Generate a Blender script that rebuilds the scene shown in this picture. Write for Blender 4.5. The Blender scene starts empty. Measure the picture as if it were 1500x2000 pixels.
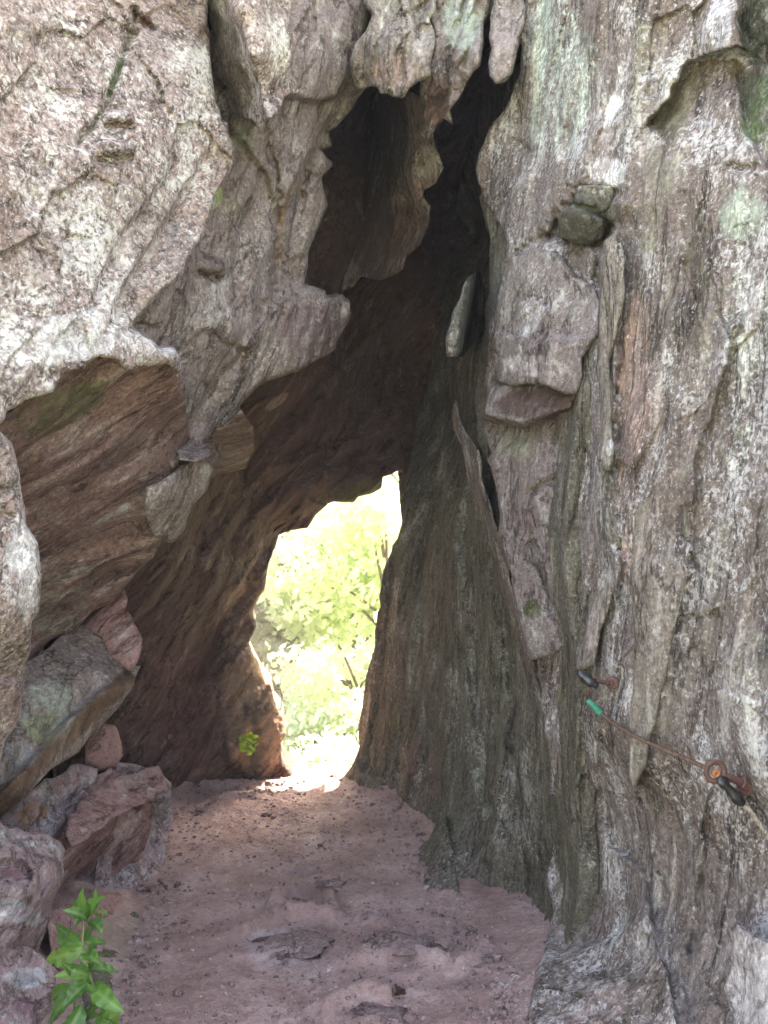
import bpy, math, random
import numpy as np
from mathutils import Vector

# ------------------------------------------------------------------ camera, sky, sun
scn = bpy.context.scene
CAMZ = 1.5
F = 2000.0                      # focal length in photograph pixels (1500 x 2000)
cam = bpy.data.cameras.new("camera")
cam_o = bpy.data.objects.new("camera", cam)
scn.collection.objects.link(cam_o)
cam_o.location = (0, 0, CAMZ)
cam_o.rotation_euler = (math.radians(90), 0, 0)
cam.sensor_fit = 'VERTICAL'; cam.sensor_height = 24; cam.sensor_width = 18; cam.lens = 24
cam.clip_start = 0.05; cam.clip_end = 500
cam.dof.use_dof = True; cam.dof.focus_distance = 2.9; cam.dof.aperture_fstop = 4.5
scn.camera = cam_o

SUN_EL, SUN_AZ = 48.0, 20.0     # azimuth clockwise from +Y: the sun stands beyond the cliff, to the right
world = bpy.data.worlds.new("World"); scn.world = world; world.use_nodes = True
wn = world.node_tree.nodes; wl = world.node_tree.links
sky = wn.new('ShaderNodeTexSky'); sky.sky_type = 'NISHITA'; sky.sun_disc = False
sky.sun_elevation = math.radians(SUN_EL); sky.sun_rotation = math.radians(SUN_AZ)
sky.air_density = 1.0; sky.dust_density = 3.0; sky.ozone_density = 0.6
wn['Background'].inputs['Strength'].default_value = 0.15
wl.new(sky.outputs[0], wn['Background'].inputs['Color'])
sl = bpy.data.lights.new("sun", 'SUN'); sl.energy = 5.0; sl.angle = math.radians(0.6); sl.color = (1, 0.95, 0.86)
so = bpy.data.objects.new("sun", sl); scn.collection.objects.link(so)
d = Vector((math.sin(math.radians(SUN_AZ)) * math.cos(math.radians(SUN_EL)),
            math.cos(math.radians(SUN_AZ)) * math.cos(math.radians(SUN_EL)), math.sin(math.radians(SUN_EL))))
so.rotation_euler = d.to_track_quat('Z', 'Y').to_euler(); so.location = (0, 0, 20)
scn.view_settings.view_transform = 'Standard'; scn.view_settings.look = 'None'
scn.view_settings.exposure = 3.72; scn.view_settings.gamma = 1
scn.view_settings.use_white_balance = True; scn.view_settings.white_balance_temperature = 7700; scn.view_settings.white_balance_tint = 15

rng = np.random.default_rng(7)
random.seed(7)

# ------------------------------------------------------------------ helpers
def at(px, py, Y):
    return ((px - 750) / F * Y, Y, CAMZ - (py - 1000) / F * Y)

def tag(o, label, cat, group=None, kind=None):
    if label: o['label'] = label
    if cat: o['category'] = cat
    if group: o['group'] = group
    if kind: o['kind'] = kind
    return o

def link(name, me, mat=None, parent=None, loc=None):
    o = bpy.data.objects.new(name, me); scn.collection.objects.link(o)
    if mat and me is not None and not me.materials: me.materials.append(mat)
    if parent: o.parent = parent
    if loc is not None: o.location = loc
    return o

def empty(name, loc):
    o = bpy.data.objects.new(name, None); o.location = loc; o.empty_display_size = .1
    scn.collection.objects.link(o); return o

_p = np.random.default_rng(3).permutation(256); PERM = np.concatenate([_p, _p, _p])
_g = np.random.default_rng(4).normal(size=(256, 3)); GRAD = _g / np.linalg.norm(_g, axis=1, keepdims=True)
def perlin(P):
    P = np.asarray(P, float); i = np.floor(P).astype(int); f = P - i; i &= 255
    u = f * f * f * (f * (f * 6 - 15) + 10); out = 0
    for dx in (0, 1):
        wx = u[:, 0] if dx else 1 - u[:, 0]
        for dy in (0, 1):
            wy = u[:, 1] if dy else 1 - u[:, 1]
            for dz in (0, 1):
                wz = u[:, 2] if dz else 1 - u[:, 2]
                h = PERM[PERM[PERM[i[:, 0] + dx] + i[:, 1] + dy] + i[:, 2] + dz] & 255
                g = GRAD[h]
                out = out + wx * wy * wz * (g[:, 0] * (f[:, 0] - dx) + g[:, 1] * (f[:, 1] - dy) + g[:, 2] * (f[:, 2] - dz))
    return out * 1.5
def fbm(P, o=4, r=.5):
    s = 0; a = 1
    for k in range(o):
        s = s + a * perlin(P * (2.03 ** k) + 17.3 * k); a *= r
    return s
def ridged(P, o=3, r=.5):
    s = 0; a = 1
    for k in range(o):
        s = s + a * (1 - 2 * np.abs(perlin(P * (2.1 ** k) + 9.1 * k))); a *= r
    return s - .6
def cells(P):
    """blocky facets: every Voronoi cell is a tilted plane"""
    P = np.asarray(P, float); i = np.floor(P).astype(int)
    best = np.full(len(P), 9.); val = np.zeros(len(P))
    for dx in (-1, 0, 1):
        for dy in (-1, 0, 1):
            for dz in (-1, 0, 1):
                c = (i + (dx, dy, dz)); cc = c & 255
                h = PERM[PERM[PERM[cc[:, 0]] + cc[:, 1]] + cc[:, 2]] & 255
                ctr = c + .5 + GRAD[h] * .45
                dd = P - ctr; q = (dd ** 2).sum(1); m = q < best
                best = np.where(m, q, best)
                val = np.where(m, (dd * GRAD[(h * 7 + 3) & 255]).sum(1) + (h / 255. - .5) * .7, val)
    return val
def smooth(x): x = np.clip(x, 0, 1); return x * x * (3 - 2 * x)

def rot_axes(P, ang):
    a = math.radians(ang)
    x = P[:, 0] * math.cos(a) - P[:, 2] * math.sin(a)
    z = P[:, 0] * math.sin(a) + P[:, 2] * math.cos(a)
    return np.stack([x, P[:, 1], z], 1)

RM = np.array([[.80, .36, -.48], [-.28, .93, .23], [.53, -.05, .85]])
def facets(P):
    """continuous noise made of flat triangular facets with sharp creases"""
    P = np.asarray(P, float) @ RM; i = np.floor(P).astype(int); f = P - i; i &= 255
    o = np.argsort(-f, axis=1); fs = np.take_along_axis(f, o, 1); w = np.stack([1 - fs[:, 0], fs[:, 0] - fs[:, 1], fs[:, 1] - fs[:, 2], fs[:, 2]], 1)
    c = i.copy(); out = 0; ar = np.arange(len(P))
    for k in range(4):
        cc = c & 255; h = PERM[PERM[PERM[cc[:, 0]] + cc[:, 1]] + cc[:, 2]] & 255
        out = out + w[:, k] * (h / 127.5 - 1)
        if k < 3: c[ar, o[:, k]] += 1
    return out
def rockdisp(P, ang, amp=1., strata=1., chip=1., lump=1., plates=0.):
    Q = rot_axes(P, ang)
    W = Q + np.stack([perlin(P * 2.3 + 3), perlin(P * 2.3 + 40), perlin(P * 2.3 + 80)], 1) * .06
    s = facets(W * np.array([2.4, 2.0, 1.3])) * .055 * lump
    s += facets(W * np.array([6., 4.5, 2.2]) + 11) * .030 * strata
    s += facets(W * np.array([13., 10., 5.5]) + 23) * .014 * chip
    s += facets(W * np.array([31., 24., 12.]) + 5) * .0065 * chip
    s += facets(P * 62 + 9) * .0028 * chip
    s += ridged(W * np.array([16., 9., 1.6]) + 3, 2) * .005 * strata
    s += cells(W * np.array([8., 5., 3.5])) * .018 * chip
    if plates:
        for fr, am in ((1.5, .06), (3.3, .045), (8.0, .020), (19., .007)):
            u = Q[:, 0] * fr + Q[:, 1] * fr * .5 + facets(Q * np.array([1.5, 1.5, 1.1]) * (fr / 3) ** .6 + fr) * .55 + facets(Q * 5 + fr) * .12
            w = u - np.floor(u); w = np.where(w < .93, w / .93, (1 - w) / .07)
            s = s + (w - .5) * am * plates * (.5 + .9 * smooth(facets(P * 2.2 + fr) + .5))
    return s * amp

def inside(x, y, poly):
    n = len(poly); c = np.zeros(x.shape, bool)
    for k in range(n):
        x1, y1 = poly[k]; x2, y2 = poly[(k + 1) % n]
        if y1 == y2: continue
        m = ((y1 > y) != (y2 > y)) & (x < (x2 - x1) * (y - y1) / (y2 - y1) + x1)
        c ^= m
    return c
def seg_near(x, y, pts, closed=False):
    """distance, signed side, nearest point, distance beyond an end"""
    n = len(pts); best = np.full(x.shape, 1e9); sx = np.zeros(x.shape); sy = np.zeros(x.shape); sg = np.ones(x.shape); bey = np.zeros(x.shape)
    for k in range(n if closed else n - 1):
        x1, y1 = pts[k][:2]; x2, y2 = pts[(k + 1) % n][:2]
        L2 = (x2 - x1) ** 2 + (y2 - y1) ** 2 + 1e-9; L = math.sqrt(L2)
        t0 = ((x - x1) * (x2 - x1) + (y - y1) * (y2 - y1)) / L2; t = np.clip(t0, 0, 1)
        qx = x1 + t * (x2 - x1); qy = y1 + t * (y2 - y1)
        dd = np.hypot(x - qx, y - qy); m = dd < best
        best = np.where(m, dd, best); sx = np.where(m, qx, sx); sy = np.where(m, qy, sy)
        sg = np.where(m, np.sign((x2 - x1) * (y - y1) - (y2 - y1) * (x - x1)), sg)
        b = np.zeros(x.shape)
        if not closed and k == 0: b = np.maximum(b, -t0 * L)
        if not closed and k == n - 2: b = np.maximum(b, (t0 - 1) * L)
        bey = np.where(m, np.maximum(b, 0), bey)
    return best, sg, sx, sy, bey
def rbf(ctrl):
    C = np.array(ctrl, float); X = C[:, :2] / 1000; n = len(C)
    D = np.linalg.norm(X[:, None] - X[None], axis=2)
    A = np.zeros((n + 3, n + 3)); A[:n, :n] = D - np.eye(n) * .004
    A[:n, n] = 1; A[:n, n + 1:] = X; A[n, :n] = 1; A[n + 1:, :n] = X.T
    w = np.linalg.solve(A, np.concatenate([C[:, 2], [0, 0, 0]]))
    lo, hi = C[:, 2].min() - .6, C[:, 2].max() + .8
    def f(x, y):
        q = np.stack([x, y], 1) / 1000; out = w[n] + q @ w[n + 1:]
        for k in range(n): out = out + w[k] * np.sqrt(((q - X[k]) ** 2).sum(1) + 2e-4)
        return np.clip(out, lo, hi)
    return f
def jagged(poly, amt, seed):
    r = np.random.default_rng(seed); out = []
    for k in range(len(poly)):
        a = np.array(poly[k], float); b = np.array(poly[(k + 1) % len(poly)], float)
        L = np.linalg.norm(b - a); nrm = np.array([-(b - a)[1], (b - a)[0]]) / (L + 1e-9); out.append(tuple(a)); t = r.uniform(8, 34)
        st = 1 if L < 600 else L / 600
        while t < L - 8:
            out.append(tuple(a + (b - a) * (t / L) + nrm * r.normal() * amt * 1.5)); t += r.uniform(12, 62) * st
    return out

ROCKS = []     # (px, py, Y) of every front vertex, to seat the bolts on the rock
def slab(name, outline, ctrl, mat, label=None, cat='rock', group=None, kind=None, thick=.5, ang=5, amp=1., strata=1., chip=1.,
         lump=1., rpx=16, rdep=.05, feats=(), tints=(), step=4, jag=2.5, parent=None, fine=None, shrink=1., plates=0.):
    rpx *= .5; rdep *= .4
    seed = int(abs(outline[0][0] * 7 + outline[1][1] * 3 + len(outline)) % 997)
    poly = jagged(outline, jag, seed)
    if fine is None: fine = step
    xs = np.array([p[0] for p in poly]); ys = np.array([p[1] for p in poly])
    def axis(lo, hi, a, b):   # fine spacing where the photograph sees it, coarse outside
        v = []; t = math.floor(lo / step) * step
        while t <= hi + step:
            v.append(t)
            out = max(a - t, t - b, 0)
            t += step * (1 if out < 40 else (4 if out < 300 else 10))
        return np.array(v, float)
    gx = axis(xs.min(), xs.max(), 0, 1500); gy = axis(ys.min(), ys.max(), 0, 2000)
    X, Yg = np.meshgrid(gx, gy); cx = (X[:-1, :-1] + X[1:, 1:]) / 2; cy = (Yg[:-1, :-1] + Yg[1:, 1:]) / 2
    m = inside(cx.ravel(), cy.ravel(), poly).reshape(cx.shape)
    nx = len(gx)
    jj, ii = np.nonzero(m)
    q = np.stack([jj * nx + ii, (jj + 1) * nx + ii, (jj + 1) * nx + ii + 1, jj * nx + ii + 1], 1)
    used, inv = np.unique(q, return_inverse=True); q = inv.reshape(q.shape)
    x = X.ravel()[used]; y = Yg.ravel()[used]
    # boundary
    e = np.concatenate([q[:, [0, 1]], q[:, [1, 2]], q[:, [2, 3]], q[:, [3, 0]]])
    es = np.sort(e, 1); key = es[:, 0] * len(x) + es[:, 1]
    _, idx, cnt = np.unique(key, return_index=True, return_counts=True)
    be = e[idx[cnt == 1]]
    bd = np.zeros(len(x), bool); bd[be.ravel()] = True
    dist, _, sx, sy, _ = seg_near(x, y, poly, True)
    lim = step * 6
    x = np.where(bd & (dist < lim * 3), sx, x); y = np.where(bd & (dist < lim * 3), sy, y)
    dist = np.where(bd, 0, dist)
    Yd = rbf(ctrl)(x, y)
    for f in feats:
        if f[0] == 'g':
            dd, sg, _, _, bey = seg_near(x + fbm(np.stack([x, y, y * 0], 1) / 40, 3) * (6 + f[2] * .7), y + fbm(np.stack([x, y, y * 0 + 9], 1) / 30, 3) * f[2] * .7, f[1])
            Yd = Yd + f[3] * np.exp(-(dd / f[2]) ** 2) * np.exp(-bey / 20)
        elif f[0] == 's':
            wx = x + fbm(np.stack([x, y, y * 0 + 5], 1) / 45, 3) * 8
            dd, sg, _, _, bey = seg_near(wx, y, f[1])
            s = dd * sg
            Yd = Yd + f[2] * smooth(.5 + s / f[3] / 2) * np.where(s > 0, np.exp(-np.maximum(s, 0) / f[4]), 1) * np.exp(-bey / 25)
        elif f[0] == 'b':
            _, bx, by, rx, ry, a, amt = f; a = math.radians(a)
            u = (x - bx) * math.cos(a) + (y - by) * math.sin(a); v = -(x - bx) * math.sin(a) + (y - by) * math.cos(a)
            Yd = Yd - amt * np.exp(-((u / rx) ** 2 + (v / ry) ** 2) ** 1.5)
    P = np.stack([(x - 750) / F * Yd, Yd, CAMZ - (y - 1000) / F * Yd], 1)
    Yd = Yd - rockdisp(P, ang, amp, strata, chip, lump, plates)
    t = np.clip(dist / rpx, 0, 1); Yd = Yd + rdep * (1 - np.sqrt(np.clip(1 - (1 - t) ** 2, 0, 1)))
    P = np.stack([(x - 750) / F * Yd, Yd, CAMZ - (y - 1000) / F * Yd], 1)
    ROCKS.append(np.stack([x, y, Yd], 1))
    # tint attribute
    T = np.zeros((len(x), 4))
    for tt in tints:
        if tt[0] == 'e':
            _, bx, by, rx, ry, a, col, stg = tt; a = math.radians(a)
            u = (x - bx) * math.cos(a) + (y - by) * math.sin(a); v = -(x - bx) * math.sin(a) + (y - by) * math.cos(a)
            w = stg * np.clip(1.6 - 1.2 * ((u / rx) ** 2 + (v / ry) ** 2), 0, 1)
        else:
            _, pts, wd, col, stg = tt
            dd, _, _, _, bey = seg_near(x, y, pts); w = stg * np.clip(1.6 - 1.2 * (np.hypot(dd, bey) / wd) ** 2, 0, 1)
        na = np.maximum(T[:, 3], w); k = (w / (w + T[:, 3] + 1e-6))[:, None]
        T[:, :3] = T[:, :3] * (1 - k) + np.array(col)[None] * k; T[:, 3] = na
    # sides: rings behind the rim, then a closing fan
    bv = np.nonzero(bd)[0]; mp = -np.ones(len(x), int); mp[bv] = np.arange(len(bv))
    C = np.array([x.mean(), y.mean()]); V = [P]; Fq = [q]; n0 = len(P); nb = len(bv); prev = bv
    TT = [T]
    rings = [.12, .35, .7, 1.0] if thick < 2 else [.05, .2, .6, 1.0]
    for r_i, r_ in enumerate(rings):
        yy = Yd[bv] + thick * r_
        sh = .012 * (1 + r_ * 2) * shrink
        xx = x[bv] + (C[0] - x[bv]) * sh * 1.0; y2 = y[bv] + (C[1] - y[bv]) * sh
        Pr = np.stack([(xx - 750) / F * yy, yy, CAMZ - (y2 - 1000) / F * yy], 1)
        if r_i < 3: Pr = Pr + (fbm(Pr * 8, 2) * .01)[:, None] * np.array([[1, 0, 1]])
        V.append(Pr); TT.append(T[bv]); cur = n0 + r_i * nb + np.arange(nb)
        a0 = prev[mp[be[:, 0]]] if r_i else be[:, 0]; a1 = prev[mp[be[:, 1]]] if r_i else be[:, 1]
        b0 = cur[mp[be[:, 0]]]; b1 = cur[mp[be[:, 1]]]
        Fq.append(np.stack([a1, a0, b0, b1], 1)); prev = cur
    V = np.concatenate(V); Q = np.concatenate(Fq); TT = np.concatenate(TT)
    # closed at the back by a copy of the front, set behind it
    yb = Yd + thick * 1.0; k_ = .036 * shrink
    xb = x + (C[0] - x) * k_; yb2 = y + (C[1] - y) * k_
    nbk = len(V); V = np.concatenate([V, np.stack([(xb - 750) / F * yb, yb, CAMZ - (yb2 - 1000) / F * yb], 1)]); TT = np.concatenate([TT, T])
    Q = np.concatenate([Q, q[:, ::-1] + nbk])
    tri = np.zeros((0, 3), int)
    base = np.array([P[:, 0].mean(), P[:, 1].mean(), P[:, 2].min()])
    me = bpy.data.meshes.new(name)
    V = V - base
    me.vertices.add(len(V)); me.vertices.foreach_set('co', V.astype(np.float32).ravel())
    nl = Q.size + tri.size; me.loops.add(nl); me.loops.foreach_set('vertex_index', np.concatenate([Q.ravel(), tri.ravel()]).astype(np.int32))
    me.polygons.add(len(Q) + len(tri))
    ls = np.concatenate([np.arange(len(Q)) * 4, len(Q) * 4 + np.arange(len(tri)) * 3]).astype(np.int32)
    me.polygons.foreach_set('loop_start', ls)
    me.polygons.foreach_set('use_smooth', np.concatenate([np.ones(len(Q), bool), np.zeros(len(tri), bool)]))
    me.update(calc_edges=True)
    at_ = me.attributes.new('tint', 'FLOAT_COLOR', 'POINT'); at_.data.foreach_set('color', TT.astype(np.float32).ravel())
    o = link(name, me, mat, parent, base)
    if parent is None: tag(o, label, cat if kind != 'structure' else None, group, kind)
    return o

def mesh_obj(name, V, Fs, mat, parent=None, base=None, smooth_=True):
    V = np.asarray(V, float)
    if base is None: base = np.array([V[:, 0].mean(), V[:, 1].mean(), V[:, 2].min()]) if parent is None else np.array(parent.location)
    me = bpy.data.meshes.new(name); me.from_pydata([tuple(v) for v in (V - np.array(base))], [], [tuple(int(i) for i in f) for f in Fs]); me.update()
    if smooth_: me.polygons.foreach_set('use_smooth', np.ones(len(me.polygons), bool))
    o = link(name, me, mat, parent, None if parent else base)
    return o

# ------------------------------------------------------------------ materials
class N:
    def __init__(s, name):
        s.m = bpy.data.materials.new(name); s.m.use_nodes = True; s.t = s.m.node_tree
        s.b = s.t.nodes['Principled BSDF']
    def n(s, typ, **kw):
        x = s.t.nodes.new(typ)
        for k, v in kw.items(): setattr(x, k, v)
        return x
    def l(s, a, b): s.t.links.new(a, b)
    def noise(s, vec, scale, detail=6, rough=.6, dist=0, dim='3D'):
        x = s.n('ShaderNodeTexNoise'); x.inputs['Scale'].default_value = scale; x.inputs['Detail'].default_value = detail
        x.inputs['Roughness'].default_value = rough; x.inputs['Distortion'].default_value = dist
        s.l(vec, x.inputs['Vector']); return x.outputs['Fac']
    def ramp(s, fac, stops):
        x = s.n('ShaderNodeValToRGB'); e = x.color_ramp.elements
        while len(e) < len(stops): e.new(.5)
        for k, (p, c) in enumerate(stops): e[k].position = p; e[k].color = (*c, 1) if len(c) == 3 else c
        s.l(fac, x.inputs['Fac']); return x.outputs['Color']
    def mix(s, fac, a, b, mode='MIX'):
        x = s.n('ShaderNodeMix', data_type='RGBA', blend_type=mode)
        for sock, v in ((x.inputs[0], fac), (x.inputs[6], a), (x.inputs[7], b)):
            if isinstance(v, (int, float)): sock.default_value = v
            elif isinstance(v, tuple): sock.default_value = (*v, 1)
            else: s.l(v, sock)
        return x.outputs[2]
    def math(s, op, a, b=0., clamp=False):
        x = s.n('ShaderNodeMath', operation=op, use_clamp=clamp)
        for k, v in enumerate((a, b)):
            if isinstance(v, (int, float)): x.inputs[k].default_value = v
            else: s.l(v, x.inputs[k])
        return x.outputs[0]
    def mrange(s, v, a, b, c=0., d_=1.):
        x = s.n('ShaderNodeMapRange'); s.l(v, x.inputs[0])
        for k, q in enumerate((a, b, c, d_)): x.inputs[k + 1].default_value = q
        return x.outputs[0]

BWK = .6
def rock_mat(name, dark, mid, light, second, lichen=(.55, .55, .48), lich_amt=.5, ang=5, stretch=.13, speck=.5, sec_amt=.6, rough=.9, bump=1., grain=1., tint=True):
    s = N(name)
    geo = s.n('ShaderNodeNewGeometry')
    m1 = s.n('ShaderNodeMapping'); m1.inputs['Rotation'].default_value = (0, math.radians(-ang), 0); s.l(geo.outputs['Position'], m1.inputs['Vector'])
    m2 = s.n('ShaderNodeMapping'); m2.inputs['Scale'].default_value = (1, .7, stretch); s.l(m1.outputs[0], m2.inputs['Vector'])
    P = geo.outputs['Position']; S = m2.outputs[0]
    # warp for irregular bands
    nA = s.noise(S, 16, 8, .68, .4)
    nB = s.noise(P, 3.0, 4, .6)
    nC = s.noise(P, 55, 5, .7)
    nD = s.noise(S, 60, 6, .7)
    col = s.ramp(nA, [(.34, dark), (.45, mid), (.55, mid), (.68, light)])
    sec = s.mix(1., col, second, 'MULTIPLY')
    col = s.mix(s.math('MULTIPLY', s.mrange(nB, .42, .62), sec_amt), col, sec)
    # grains
    col = s.mix(s.mrange(nC, .36, .62, .0, 1.0), s.mix(1., col, (1 - speck, 1 - speck, 1 - speck), 'MULTIPLY'), col)
    col = s.mix(s.math('MULTIPLY', s.mrange(nD, .56, .72), .45 * speck + .15), col, light)
    # seams and pits
    nS = s.noise(S, 5.5, 6, .62, .3); cr = s.mrange(s.math('ABSOLUTE', s.math('SUBTRACT', nS, .5)), .0, .022, .0, 1.)
    seam = s.mix(s.math('MULTIPLY', s.math('SUBTRACT', 1., cr), .75), (1, 1, 1), (.28, .24, .2))
    col = s.mix(1., col, seam, 'MULTIPLY')
    pit = s.mrange(s.noise(P, 75, 6, .8), .32, .46); col = s.mix(1., col, s.mix(pit, (.28, .24, .21), (1.06, 1.06, 1.06)), 'MULTIPLY')
    gr = s.mrange(s.noise(P, 120, 3, .6), .60, .68); col = s.mix(s.math('MULTIPLY', gr, .8 * speck), col, lichen)
    dk = s.mrange(s.noise(P, 100, 4, .65), .62, .70); col = s.mix(s.math('MULTIPLY', dk, .9 * speck), col, dark)
    # lichen and crystalline flecks
    nL = s.noise(P, 60, 9, .78, .4); nL2 = s.noise(P, 4.5, 3, .6)
    lf = s.mrange(s.math('ADD', s.math('MULTIPLY', nL, .7), s.math('MULTIPLY', nL2, .45)), .72 - .16 * lich_amt, .78 - .14 * lich_amt)
    col = s.mix(s.math('MULTIPLY', lf, .8 * min(1, lich_amt + .2)), col, lichen)
    # local stains, moss and lichen, plus patches of painted light and shade
    at_ = s.n('ShaderNodeAttribute', attribute_name='tint')
    br = s.math('ADD', s.math('MULTIPLY', s.noise(P, 26, 9, .78, .3), .6), s.math('MULTIPLY', s.noise(S, 14, 5, .6, .5), .4))
    a = s.math('ADD', s.math('MINIMUM', at_.outputs['Alpha'], .78), s.math('MULTIPLY', s.math('SUBTRACT', br, .5), 2.6))
    a = s.math('MULTIPLY', s.mrange(a, .40, .72, 0., .92), s.mrange(at_.outputs['Alpha'], 0.02, .2))
    bw = s.n('ShaderNodeRGBToBW'); s.l(col, bw.inputs[0])
    v = s.math('ADD', s.math('MULTIPLY', bw.outputs[0], BWK / (sum(mid) / 3)), 1 - BWK)
    cmb = s.n('ShaderNodeCombineColor'); [s.l(v, cmb.inputs[k]) for k in range(3)]
    tcol = s.mix(1., at_.outputs['Color'], cmb.outputs[0], 'MULTIPLY')
    if tint: col = s.mix(a, col, tcol)
    s.l(col, s.b.inputs['Base Color'])
    s.b.inputs['Roughness'].default_value = rough; s.b.inputs['Specular IOR Level'].default_value = .25
    h = s.math('ADD', s.math('MULTIPLY', nA, 1.0), s.math('ADD', s.math('ADD', s.math('MULTIPLY', nD, .45), s.math('MULTIPLY', cr, .35)), s.math('MULTIPLY', s.noise(P, 30, 8, .75), .7 * grain)))
    bp = s.n('ShaderNodeBump'); bp.inputs['Strength'].default_value = .9; bp.inputs['Distance'].default_value = .034 * bump
    s.l(h, bp.inputs['Height']); s.l(bp.outputs[0], s.b.inputs['Normal'])
    return s.m

M = {}
M['leftpale'] = rock_mat('pale_pink_quartzite', (.15, .10, .085), (.40, .31, .275), (.66, .60, .55), (.95, .84, .78), (.74, .71, .65), .85, ang=30, stretch=.45, speck=.8, grain=1.5)
M['leftgrey'] = rock_mat('grey_pink_quartzite', (.12, .085, .075), (.31, .24, .215), (.56, .50, .45), (.95, .95, .88), (.62, .60, .54), .55, ang=22, stretch=.25, speck=.5)
M['brown'] = rock_mat('brown_banded_underside', (.09, .05, .043), (.28, .17, .15), (.52, .42, .38), (.80, .78, .66), (.46, .46, .42), .42, ang=66, stretch=.24, speck=.5)
M['purple'] = rock_mat('purple_quartzite', (.15, .075, .068), (.38, .22, .205), (.58, .45, .42), (.9, .88, .86), (.5, .5, .5), .25, ang=50, stretch=.16, speck=.3)
M['mauve'] = rock_mat('mauve_quartzite_with_grey_lichen', (.18, .115, .11), (.36, .255, .25), (.6, .55, .54), (.95, .95, .95), (.52, .54, .55), .75, ang=60, stretch=.5, speck=.25)
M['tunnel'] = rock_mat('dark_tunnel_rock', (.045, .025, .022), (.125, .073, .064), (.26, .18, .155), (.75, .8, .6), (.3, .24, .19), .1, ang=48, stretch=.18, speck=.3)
M['sheet'] = rock_mat('olive_brown_sheeted_rock', (.065, .055, .042), (.165, .142, .11), (.34, .31, .25), (.8, .9, .66), (.50, .47, .41), .6, ang=3, stretch=.22, speck=.55)
M['right'] = rock_mat('grey_olive_banded_rock', (.075, .058, .05), (.265, .215, .19), (.60, .54, .49), (.74, .66, .58), (.64, .62, .60), .8, ang=6, stretch=.13, speck=.6, sec_amt=.9)
M['shield'] = rock_mat('grey_pink_shield_rock', (.11, .085, .08), (.27, .215, .20), (.48, .44, .41), (.9, .95, .85), (.62, .60, .58), .45, ang=8, stretch=.4, speck=.5)
M['pinkcol'] = rock_mat('pink_granular_rock', (.11, .085, .07), (.30, .245, .205), (.58, .53, .46), (.86, .97, .82), (.64, .62, .56), .45, ang=5, stretch=.22, speck=.55)
M['palegreen'] = rock_mat('pale_green_lichened_rock', (.14, .13, .11), (.33, .34, .29), (.55, .56, .50), (.82, 1.0, .88), (.62, .66, .60), .7, ang=8, stretch=.18, speck=.4)
M['cliff'] = rock_mat('cliff_rock', (.11, .085, .07), (.26, .21, .18), (.45, .4, .36), (.85, .95, .8), (.5, .5, .46), .4, ang=10, stretch=.2)
M['outcrop'] = rock_mat('lilac_grey_outcrop', (.30, .26, .27), (.55, .51, .52), (.75, .73, .73), (.85, .95, .8), (.6, .6, .6), .5, ang=12, stretch=.3)

MOSS = (.055, .075, .018); DMOSS = (.03, .04, .012); WHITE = (.74, .72, .70); PGREEN = (.42, .47, .38)
YEL = (.40, .46, .16); ORANGE = (.38, .20, .09); PINK = (.42, .27, .22); BLUE = (.13, .17, .19); RUST = (.26, .13, .09)

# ------------------------------------------------------------------ cliff mass behind, with unseen cap and plug added against light leaks
slab('cliff', [(-1200, 1600), (-1200, -1500), (2700, -1500), (2700, 1600), (1200, 1600), (1200, 1000), (1150, 480), (600, 480), (380, 850), (330, 1250), (330, 1600)],
     [(-1200, 0, 7.8), (0, 0, 7.9), (750, 0, 7.9), (1500, 0, 7.9), (2700, 0, 7.9), (750, 1600, 7.7), (750, -1500, 7.8), (0, 1600, 7.7), (1500, 1600, 7.7)],
     M['cliff'], kind='structure', thick=.8, shrink=0, step=16, jag=4)
slab('cliff_leak_cap', [(-2200, -60), (-2200, -1100), (3400, -1100), (3400, -60), (1000, -90), (700, -60)],  # unseen block above, added to keep light from leaking behind the slabs
     [(-2200, -100, 3.0), (0, -100, 3.5), (750, -100, 4.3), (1500, -100, 3.3), (3400, -100, 2.6), (-1000, -1100, 4.2), (750, -1100, 5.3), (2500, -1100, 4.4)],
     M['cliff'], kind='structure', thick=3.2, step=14, jag=6)

slab('cliff_leak_plug', [(450, -100), (1400, -100), (1400, 770), (840, 780), (805, 780), (700, 770), (450, 770)], [(450, 0, 7.15), (1400, 0, 7.1), (900, 900, 7.15), (600, 800, 7.15)],  # hidden filler added to stop outside light reaching the crevice
     M['cliff'], kind='structure', thick=.3, shrink=0, step=12)
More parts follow.
